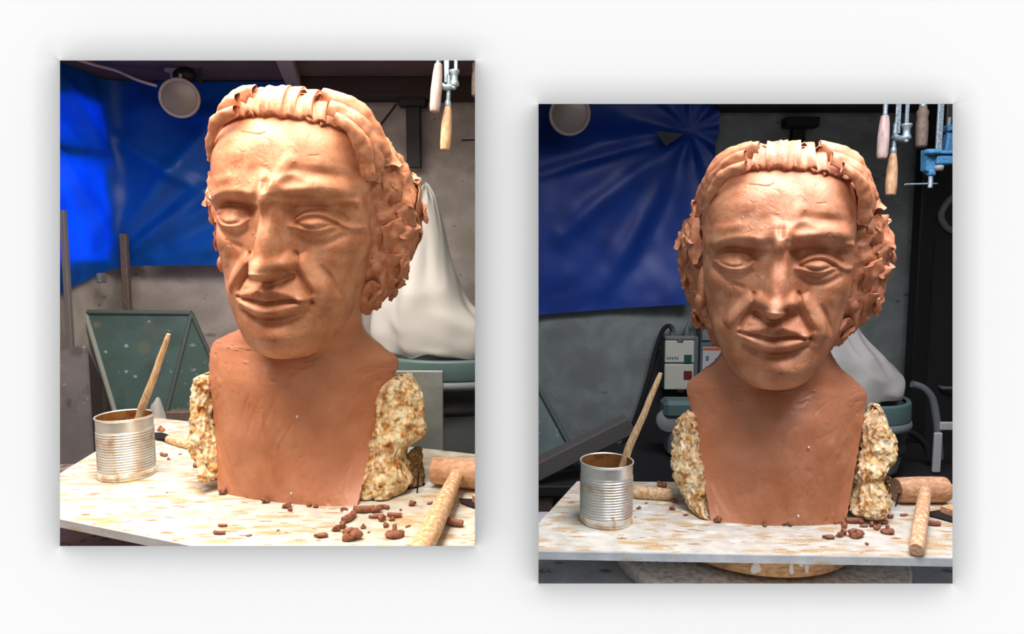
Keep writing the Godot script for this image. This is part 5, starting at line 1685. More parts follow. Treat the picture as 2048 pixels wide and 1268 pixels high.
func switch_box() -> void:
	var t := thing("switch_box", "pale switch box with green and red buttons on the wall left of the bust", "switch box", Vector3(0.5531, 1.1767, -2.3000))
	var o := t.position
	var px := 0.00168
	put("body", box_mesh(Vector3(0.006, 0, -0.010), Vector3(0.112, 0.178, 0.055), 0.004), M.box_side, t)
	put("cover", box_mesh(Vector3(-0.003, 0.040, 0.021), Vector3(0.096, 0.074, 0.010), 0.003), M.box_face, t)
	put("cover", box_mesh(Vector3(-0.003, -0.044, 0.021), Vector3(0.096, 0.086, 0.010), 0.003), M.box_face, t)
	put("top_strip", box_mesh(Vector3(-0.003, 0.086, 0.021), Vector3(0.096, 0.013, 0.008), 0.002), M.bucket_grey, t)
	put("button", box_mesh(Vector3(0.024, 0.017, 0.028), Vector3(0.024, 0.026, 0.006), 0.001), M.button_green, t).set_meta("label", "square green button")
	put("button", box_mesh(Vector3(0.025, -0.037, 0.028), Vector3(0.026, 0.027, 0.006), 0.001), M.button_red, t).set_meta("label", "square dark red button")
	var a := Acc.new()
	for k in 5:
		a.box(Vector3(-0.042 + 0.008 * k, 0.018 + 0.001 * (k % 2), 0.0264), Vector3(0.005, 0.009, 0.0008))
	put("print", a.mesh(), M.label_blue, t)
	put("latch", box_mesh(Vector3(-0.002, 0.078, 0.028), Vector3(0.020, 0.012, 0.006), 0.002), M.box_side, t)
	put("latch", box_mesh(Vector3(0.004, -0.092, 0.018), Vector3(0.026, 0.014, 0.014), 0.003), M.box_dark, t)
	for x in [-0.020, 0.026]:
		var g := Acc.new()
		g.lathe([Vector2(0.010, 0.088), Vector2(0.012, 0.090), Vector2(0.012, 0.102), Vector2(0.009, 0.104), Vector2(0.009, 0.112), Vector2(0.002, 0.113)], 14, Transform3D(Basis(), Vector3(x, 0, -0.005)))
		put("cable_gland", g.mesh(), M.box_side, t)
	put("back_plate", box_mesh(Vector3(0.062, 0.045, -0.024), Vector3(0.018, 0.075, 0.03), 0.003), M.box_dark, t)


func second_box() -> void:
	var t := thing("meter_box", "grey box with a printed orange and blue label, half behind the neck of the bust", "box", Vector3(0.6831, 1.2186, -2.3000))
	put("body", box_mesh(Vector3(0.0, 0.0, -0.012), Vector3(0.125, 0.165, 0.055), 0.004), M.box_side, t)
	put("lid", box_mesh(Vector3(0.0, 0.056, 0.018), Vector3(0.120, 0.046, 0.010), 0.003), M.bucket_grey, t)
	put("label_sheet", box_mesh(Vector3(0.0, -0.030, 0.0165), Vector3(0.110, 0.085, 0.003), 0.0005), M.white_pipe, t)
	put("label_strip", box_mesh(Vector3(0.0, 0.006, 0.0185), Vector3(0.108, 0.008, 0.001)), M.label_orange, t)
	put("label_strip", box_mesh(Vector3(0.0, 0.062, 0.0238), Vector3(0.070, 0.006, 0.001)), M.label_orange, t)
	var a := Acc.new()
	a.box(Vector3(-0.040, -0.025, 0.0185), Vector3(0.010, 0.016, 0.001))
	a.box(Vector3(0.010, -0.030, 0.0185), Vector3(0.050, 0.010, 0.001))
	a.box(Vector3(-0.015, -0.055, 0.0185), Vector3(0.060, 0.006, 0.001))
	put("print", a.mesh(), M.label_blue, t)


func threaded_rod(parent: Node3D, from: Vector3, to: Vector3, r: float) -> void:
	var a := Acc.new()
	var n := int((to - from).length() / (r * 0.55)) + 2
	var prof := []
	for k in n:
		prof.append(Vector2(r * (1.0 if k % 2 else 0.78), (to - from).length() * k / (n - 1)))
	var y := (to - from).normalized()
	var x := y.cross(Vector3.BACK).normalized()
	a.lathe(prof, 12, Transform3D(Basis(x, y, x.cross(y)), from))
	put("threaded_rod", a.mesh(), M.steel, parent)


func turned_handle(parent: Node3D, top: Vector3, foot: Vector3, profile: Array, material: Material) -> void:
	# profile: [share of length from the foot, radius]
	var a := Acc.new()
	var l := (top - foot).length()
	var prof := [Vector2(0.0005, 0.0)]
	for q in profile:
		prof.append(Vector2(q[1], q[0] * l))
	prof.append(Vector2(0.0005, l))
	var y := (top - foot).normalized()
	var x := y.cross(Vector3.BACK).normalized()
	a.lathe(prof, 20, Transform3D(Basis(x, y, x.cross(y)), foot))
	put("handle", a.mesh(), material, parent)


func wooden_clamp(label: String, top: Vector3, foot: Vector3, r: float, profile: Array, material: Material, rod_top: Vector3, collar: bool) -> Node3D:
	var t := thing("screw_clamp", label, "clamp", foot)
	threaded_rod(t, top - foot, rod_top - foot, r * 0.45)
	var scaled := []
	for q in profile:
		scaled.append([q[0], q[1] * r])
	turned_handle(t, top - foot, Vector3.ZERO, scaled, material)
	if collar:
		var a := Acc.new()
		a.lathe([Vector2(r * 0.4, -0.004), Vector2(r * 0.62, 0.0), Vector2(r * 0.55, 0.011), Vector2(r * 0.3, 0.012)], 16, Transform3D(Basis(), top - foot))
		put("ferrule", a.mesh(), M.steel, t)
	return t


func bar_and_jaw(t: Node3D, o: Vector3, bar_top: Vector3, bar_foot: Vector3, bar2_top: Vector3, bar2_foot: Vector3, nut: Vector3, sc: float) -> void:
	var a := Acc.new()
	a.box((bar_top + bar_foot) / 2.0 - o, Vector3(0.0125, (bar_top - bar_foot).length(), 0.006) * Vector3(sc, 1, sc), Basis(), 0.0015)
	put("bar", a.mesh(), M.steel, t)
	put("bar", box_mesh((bar2_top + bar2_foot) / 2.0 - o, Vector3(0.009 * sc, (bar2_top - bar2_foot).length(), 0.006), 0.0015), M.steel, t)
	var b := Acc.new()
	b.lathe([Vector2(0.0005, -0.021), Vector2(0.0085, -0.021), Vector2(0.0115, -0.017), Vector2(0.0105, -0.012), Vector2(0.0078, -0.004), Vector2(0.0085, 0.006), Vector2(0.0125, 0.013), Vector2(0.0118, 0.017), Vector2(0.0005, 0.018)], 20, Transform3D(Basis().scaled(Vector3(sc, sc, sc)), nut - o))
	put("jaw", b.mesh(), M.steel, t)
	var c := Acc.new()
	var arm := bar_foot - o
	c.tube(smooth_path([arm + Vector3(-0.012, -0.006, 0), arm + Vector3(0, -0.012, 0), nut - o + Vector3(-0.004, -0.019, 0)], 5), same(0.0075 * sc, 11), 10)
	c.blob(nut - o + Vector3(-0.002, -0.024, 0.002) * sc, Vector3(0.007, 0.005, 0.007) * sc, noise(9, 1, 2), 0.1, 8)
	put("arm", c.mesh(), M.steel, t)


func clamps() -> void:
	var long := [[0.0, 0.62], [0.02, 0.82], [0.12, 0.95], [0.45, 1.0], [0.80, 0.86], [0.97, 0.70], [1.0, 0.60]]
	var taper := [[0.0, 0.70], [0.03, 0.88], [0.20, 1.0], [0.60, 0.98], [0.88, 0.72], [1.0, 0.50]]
	var waist := [[0.0, 0.70], [0.05, 0.95], [0.35, 1.0], [0.60, 0.98], [0.72, 0.84], [0.82, 0.98], [0.90, 0.95], [0.93, 0.70], [1.0, 0.66]]
	# left view: two, hanging from above the opening
	for side in 2:
		var view: String = ["left", "right"][side]
		var h1t: Vector3 = [Vector3(-0.1638, 1.9617, -1.6069), Vector3(0.8472, 1.8521, -1.6264)][side]
		var h1f: Vector3 = [Vector3(-0.1727, 1.8552, -1.5966), Vector3(0.8404, 1.7548, -1.6171)][side]
		wooden_clamp("screw clamp with a long pinkish wooden handle in the %s view" % view, h1t, h1f, 0.0128, long, M.pink_wood, h1t + Vector3(0.001, 0.14, 0), false)
		var h2t: Vector3 = [Vector3(-0.1445, 1.8726, -1.6184), Vector3(0.8763, 1.7712, -1.6387)][side]
		var h2f: Vector3 = [Vector3(-0.1512, 1.7726, -1.6087), Vector3(0.8706, 1.6739, -1.6294)][side]
		var t := wooden_clamp("bar clamp with tan wooden handle and steel jaw in the %s view" % view, h2t, h2f, 0.0125, taper, M.tan_wood, h2t + Vector3(0.003, 0.068, 0), true)
		bar_and_jaw(t, h2f, [Vector3(-0.1458, 2.0626, -1.6266), Vector3(0.8857, 1.9700, -1.6478)][side], [Vector3(-0.1480, 1.9242, -1.6133), Vector3(0.8834, 1.8153, -1.6329)][side], [Vector3(-0.1264, 2.0658, -1.6370), Vector3(0.9120, 1.9726, -1.6581)][side], [Vector3(-0.1275, 1.9535, -1.6262), Vector3(0.9096, 1.8330, -1.6447)][side], [Vector3(-0.1294, 1.9354, -1.6194), Vector3(0.9045, 1.8207, -1.6385)][side], 0.95)
		# the rail they hang on, above the opening
		var y := 2.02
		var rail := put("clamp_rail", box_mesh(Vector3([-0.19, 0.90][side], y, [-1.635, -1.665][side]), Vector3([0.30, 0.60][side], 0.03, 0.05), 0.003), M.old_wood)
		tag(rail, "wooden rail that carries the hanging clamps, above the %s opening" % view, "rail")
	# left view: end of a clamp's tommy bar and the rim of a third handle at the very edge
	var rod := put("tommy_bar", tube_mesh([Vector3(-0.1169, 1.8036, -1.6519), Vector3(-0.0393, 1.8071, -1.6522)], 0.0042, 8), M.dark_iron)
	tag(rod, "dark tommy bar reaching in from the right edge of the left view", "bar")
	wooden_clamp("dark clamp handle cut by the right edge of the left view", Vector3(-0.0798, 1.9868, -1.6695), Vector3(-0.0822, 1.9027, -1.6615), 0.0125, waist, M.old_wood, Vector3(-0.079, 2.0, -1.665), false)
	# right view: dark waisted handle, blue clamp with tommy bar, blue clamp behind
	wooden_clamp("screw clamp with dark waisted handle beside the blue clamp in the right view", Vector3(0.9512, 1.8785, -1.6591), Vector3(0.9465, 1.7852, -1.6501), 0.0135, waist, M.old_wood, Vector3(0.952, 2.0, -1.664), true)
	var t := thing("blue_clamp", "blue painted bar clamp with a long tommy bar, front one, right view", "clamp", Vector3(0.9577, 1.7254, -1.6243))
	var o := t.position
	put("bar", box_mesh((Vector3(0.9829, 2.0041, -1.6511) + Vector3(0.9794, 1.7721, -1.6288)) / 2.0 - o, Vector3(0.0135, 0.235, 0.007), 0.0015), M.steel, t)
	var body := Acc.new()
	body.prism([Vector3(0.9385, 1.7767, -1.6142) - o, Vector3(0.9623, 1.7779, -1.6143) - o, Vector3(0.9612, 1.7294, -1.6096) - o, Vector3(0.9555, 1.7181, -1.6085) - o, Vector3(0.9374, 1.7294, -1.6096) - o], Vector3(0, 0, -0.022))
	body.box(Vector3(0.9480, 1.7682, -1.6083) - o, Vector3(0.026, 0.010, 0.026), Basis(), 0.003)
	body.box(Vector3(0.9517, 1.7232, -1.6140) - o, Vector3(0.016, 0.014, 0.018), Basis(), 0.003)
	put("body", body.mesh(), M.blue_paint, t)
	var sl := Acc.new()
	sl.box(Vector3(0.9691, 1.7677, -1.6133) - o, Vector3(0.044, 0.008, 0.030), Basis(Vector3.BACK, -0.03), 0.002)
	sl.box(Vector3(0.9748, 1.7508, -1.6117) - o, Vector3(0.036, 0.020, 0.022), Basis(), 0.003)
	put("slide", sl.mesh(), M.blue_paint, t)
	var nt := Acc.new()
	nt.lathe([Vector2(0.0005, -0.006), Vector2(0.009, -0.006), Vector2(0.010, 0.0), Vector2(0.009, 0.006), Vector2(0.0005, 0.006)], 14, Transform3D(Basis(), Vector3(0.9638, 1.7333, -1.6050) - o))
	put("nut", nt.mesh(), M.bucket_grey, t)
	put("spindle", tube_mesh([Vector3(0.9517, 1.7209, -1.6138) - o, Vector3(0.9495, 1.6893, -1.6108) - o], 0.0052, 10), M.steel, t)
	put("tommy_bar", tube_mesh([Vector3(0.8871, 1.6963, -1.6014) - o, Vector3(0.9714, 1.7004, -1.6219) - o], 0.0023, 8), M.steel, t)
	t = thing("blue_clamp", "blue clamp body at the right edge, behind the front blue clamp", "clamp", Vector3(1.0387, 1.8146, -1.6932))
	o = t.position
	var bb := Acc.new()
	bb.box(Vector3(1.0399, 1.8370, -1.6953) - o, Vector3(0.026, 0.016, 0.024), Basis(Vector3.BACK, 0.2), 0.003)
	bb.box(Vector3(1.0339, 1.7993, -1.6917) - o, Vector3(0.018, 0.050, 0.022), Basis(Vector3.BACK, -0.1), 0.004)
	put("body", bb.mesh(), M.blue_paint, t)
	put("bar", box_mesh(Vector3(1.0485, 1.9646, -1.7176) - o, Vector3(0.014, 0.24, 0.007), 0.0015), M.bucket_dark, t)
	put("spindle", tube_mesh([Vector3(1.0375, 1.8618, -1.6977) - o, Vector3(1.0304, 1.7851, -1.6903) - o], 0.004, 8), M.bucket_grey, t)


# ---------------------------------------------------------------- what stands and lies on the two boards

func board(label: String, corners: Array, thick: float) -> void:
	var t := thing("board", label, "board", corners[0])
	var o: Vector3 = corners[0]
	var ring := []
	for c in corners:
		ring.append(c - o)
	var mid := Vector3.ZERO
	for c in ring:
		mid += c / ring.size()
	var top := Acc.new()
	var inner := []
	for c in ring:
		inner.append(c + (mid - c).normalized() * 0.002)
	top.poly(inner, Vector3.UP)
	put("top", top.mesh(), M.board_top, t)
	var e := Acc.new()
	for k in ring.size():
		var a: Vector3 = ring[k]
		var b: Vector3 = ring[(k + 1) % ring.size()]
		var ia: Vector3 = inner[k]
		var ib: Vector3 = inner[(k + 1) % ring.size()]
		var out := ((a + b) / 2.0 - mid)
		var dy := Vector3(0, -0.002, 0)
		e.poly([ia, ib, b + dy, a + dy], Vector3.UP + out.normalized())
		e.poly([a + dy, b + dy, b + Vector3(0, -thick, 0), a + Vector3(0, -thick, 0)], out)
	var under := []
	for c in ring:
		under.append(c + Vector3(0, -thick, 0))
	e.poly(under, Vector3.DOWN)
	put("edge", e.mesh(), M.board_edge, t)


func tin_can(label: String, at: Vector3, r: float, high: float) -> void:
	var t := thing("tin_can", label, "tin can", at)
	var prof := [Vector2(0.0005, 0.003), Vector2(r * 0.93, 0.003), Vector2(r * 0.97, 0.0), Vector2(r * 1.0, 0.0008), Vector2(r * 1.015, 0.003), Vector2(r * 1.005, 0.0055), Vector2(r * 0.985, 0.007), Vector2(r * 0.985, 0.014)]
	var n := 150
	for k in n:
		var y := lerpf(0.014, high * 0.80, float(k) / (n - 1))
		var ends := clampf(minf(k, n - 1 - k) / 8.0, 0.0, 1.0)
		prof.append(Vector2(r * 0.985 + 0.0011 * ends * sin((y - 0.014) / 0.0052 * TAU), y))
	prof.append_array([Vector2(r * 0.985, high * 0.82), Vector2(r * 0.985, high * 0.955), Vector2(r * 1.0, high * 0.968)])
	var a := Acc.new()
	a.lathe(prof, 72)
	put("body", a.mesh(), M.tin, t)
	var b := Acc.new()
	b.lathe([Vector2(r * 1.0, high * 0.968), Vector2(r * 1.022, high * 0.975), Vector2(r * 1.025, high * 0.990), Vector2(r * 1.01, high), Vector2(r * 0.985, high * 0.998), Vector2(r * 0.965, high * 0.985)], 72)
	put("rim", b.mesh(), M.tin, t)
	var c := Acc.new()
	c.lathe([Vector2(r * 0.962, high * 0.22), Vector2(r * 0.962, high * 0.7), Vector2(r * 0.950, high * 0.72), Vector2(r * 0.962, high * 0.74), Vector2(r * 0.962, high * 0.985)], 72)
	put("lining", c.mesh(), M.tin_inside, t)
	var d := Acc.new()
	d.lathe([Vector2(0.0005, high * 0.30), Vector2(r * 0.962, high * 0.30)], 48)
	put("slurry", d.mesh(), M.slurry, t)
	var e := Acc.new()
	e.blob(Vector3(r * 0.10, high * 0.19, r * 0.965), Vector3(0.0045, 0.0055, 0.002), noise(60, 2, 3), 0.5, 8)
	e.blob(Vector3(r * 0.16, high * 0.135, r * 0.96), Vector3(0.0016, 0.008, 0.0015), noise(60, 2, 4), 0.3, 6, Basis(Vector3.BACK, 0.5))
	put("drip", e.mesh(), M.handle_plaster, t)


func stick(label: String, top: Vector3, foot: Vector3, r0: float, r1: float) -> void:
	var a := Acc.new()
	var path := PackedVector3Array()
	var radii := PackedFloat32Array()
	var nz := noise(9, 2, 19)
	for k in 24:
		var t := k / 23.0
		path.append(foot.lerp(top, t) - foot + Vector3(nz.get_noise_1d(t * 0.2), 0, 0) * 0.004)
		radii.append(lerpf(r0, r1, t) * (1.0 + 0.06 * nz.get_noise_1d(t * 0.8 + 5.0)) * (0.7 if k == 23 else 1.0))
	a.tube(path, radii, 14, Color.WHITE, 0.9, Vector3.BACK)
	var o := put("stick", a.mesh(), M.stick_wood)
	o.position = foot
	tag(o, label, "stick")


func mallet(label: String, l: Vector3, r: Vector3, rad: float, joint: Vector3, end: Vector3, h0: float, h1: float) -> void:
	var t := thing("mallet", label, "mallet", (l + r) / 2.0)
	var o := t.position
	var prof := []
	var len := (r - l).length()
	for q in [[0.0, 0.001], [0.0, 0.90], [0.012, 0.96], [0.05, 0.985], [0.3, 1.02], [0.5, 1.03], [0.7, 1.02], [0.95, 0.985], [0.988, 0.96], [1.0, 0.90], [1.0, 0.001]]:
		prof.append(Vector2(q[1] * rad, q[0] * len))
	var y := (r - l).normalized()
	var x := y.cross(Vector3.UP).normalized()
	var a := Acc.new()
	a.lathe(prof, 40, Transform3D(Basis(x, y, x.cross(y)), l - o))
	put("head", a.mesh(), M.mallet_wood, t)
	var b := Acc.new()
	var path := PackedVector3Array()
	var radii := PackedFloat32Array()
	var nz := noise(8, 2, 27)
	for k in 26:
		var s := k / 25.0
		path.append(joint.lerp(end, s) - o)
		radii.append(lerpf(h0, h1, smoothstep(0.0, 0.7, s)) * (1.0 + 0.03 * nz.get_noise_1d(s * 0.5)) * (0.86 if k == 25 else 1.0))
	b.tube(path, radii, 20)
	put("handle", b.mesh(), M.mallet_handle, t)


func palette_knife(label: String, blade_tip: Vector3, neck: Vector3, end: Vector3, r: float) -> void:
	var t := thing("palette_knife", label, "knife", neck)
	var a := Acc.new()
	var nz := noise(70, 3, 33)
	var path := PackedVector3Array()
	var radii := PackedFloat32Array()
	for k in 22:
		var s := k / 21.0
		path.append(neck.lerp(end, s) - neck)
		radii.append(r * (0.75 + 0.35 * sin(PI * clampf(s * 0.8 + 0.15, 0, 1)) + 0.12 * nz.get_noise_1d(s * 0.06)) * (0.75 if k in [0, 21] else 1.0))
	a.tube(path, radii, 14)
	put("handle", a.mesh(), M.handle_plaster, t)
	var d := (blade_tip - neck)
	var side := d.cross(Vector3.UP).normalized()
	var w := d.length()
	put("blade", prism_mesh([side * 0.006, d * 0.25 + side * 0.016, d * 0.75 + side * 0.018, d, d * 0.75 - side * 0.014, d * 0.25 - side * 0.014, side * -0.006], Vector3(0, 0.002, 0)), M.rusty_steel, t)


func crumb(kind: String, at: Vector3, size: float, turn: float, sd: int) -> ArrayMesh:
	# bits of clay; «at» only varies the noise, the mesh sits with its foot at the origin
	var a := Acc.new()
	var nz := noise(1.0 / maxf(size, 0.002) * 1.5, 3, sd)
	var rng := RandomNumberGenerator.new()
	rng.seed = sd
	if kind == "roll":
		var r := size * 0.17
		var d := Vector3(cos(turn), 0, -sin(turn)) * size * 0.5
		var s := Vector3(-d.z, 0, d.x) * 0.25
		var path := smooth_path([-d + Vector3(0, r, 0), Vector3(0, r * 1.15, 0) + s, d + Vector3(0, r, 0)], 6)
		var radii := PackedFloat32Array()
		for k in path.size():
			radii.append(r * (0.85 + 0.25 * rng.randf()))
		a.tube(path, radii, 9)
	elif kind == "curl":
		var path := []
		var r := size * 0.14
		for k in 9:
			var ang := turn + k * 0.52
			path.append(Vector3(cos(ang) * size * 0.36, r + size * 0.06 * k / 3.0, -sin(ang) * size * 0.36))
		var p := smooth_path(path, 3)
		a.tube(p, same(r, p.size()), 9)
	elif kind == "star":
		for k in 6:
			var d := Vector3(cos(turn + k * 1.05), 0.25 + 0.5 * rng.randf(), sin(turn + k * 1.05)) * size * 0.30
			a.blob(d * 0.8 + Vector3(0, size * 0.10, 0), Vector3(size * 0.24, size * 0.17, size * 0.17), nz, 1.2, 9, Basis(Vector3.UP, rng.randf() * TAU) * Basis(Vector3.BACK, rng.randf_range(-0.6, 0.6)))
	elif kind == "cone":
		a.blob(Vector3(0, size * 0.22, 0), Vector3(size * 0.48, size * 0.26, size * 0.36), nz, 1.1, 10)
		a.blob(Vector3(-size * 0.06, size * 0.46, 0), Vector3(size * 0.22, size * 0.34, size * 0.2), nz, 1.1, 9)
	elif kind == "flat":
		a.blob(Vector3(0, size * 0.16, 0), Vector3(size * 0.52, size * 0.17, size * 0.30), nz, 0.9, 10, Basis(Vector3.UP, turn))
	else:
		a.blob(Vector3(0, size * 0.32, 0), Vector3(size * 0.5, size * 0.36, size * 0.42), nz, 1.2, 9, Basis(Vector3.UP, turn))
	return a.mesh()


func crumbs(view: String, list: Array) -> void:
	# list: [place, kind, size, turn, label or ""]
	var n := 0
	for c in list:
		n += 1
		var o := put("clay_crumb", crumb(c[1], c[0], c[2], c[3], 400 + n), M.dark_clay)
		o.position = c[0]
		if c[4] != "":
			tag(o, c[4] + ", " + view + " view", "clay", "clay scraps on the board in the %s view" % view)
		else:
			tag(o, "one of the small brown clay crumbs strewn on the white board in the %s view" % view, "clay", "small clay crumbs on the board in the %s view" % view)


func saw(label: String, outline: Array, grip: Array) -> void:
	var t := thing("saw", label, "saw", outline[0])
	var ring := []
	for k in outline.size() - 1:
		ring.append(outline[k] - outline[0] + Vector3(0, 0.001, 0))
	# the last edge carries the teeth
	var a: Vector3 = outline[-2] - outline[0] + Vector3(0, 0.001, 0)
	var b: Vector3 = outline[-1] - outline[0] + Vector3(0, 0.001, 0)
	var nor := (b - a).cross(Vector3.UP).normalized()
	var mid: Vector3 = (ring[0] + ring[1]) / 2.0
	if nor.dot(mid - a) > 0.0:
		nor = -nor
	var n := 16
	for k in range(1, n):
		ring.append(a.lerp(b, float(k) / n) + nor * (0.0022 if k % 2 else 0.0))
	ring.append(b)
	put("blade", prism_mesh(ring, Vector3(0, 0.0025, 0)), M.rusty_steel, t)
	if grip.size():
		var g := []
		for q in grip:
			g.append(q - outline[0] + Vector3(0, 0.004, 0))
		put("grip", prism_mesh(g, Vector3(0, 0.012, 0)), M.mallet_handle, t)


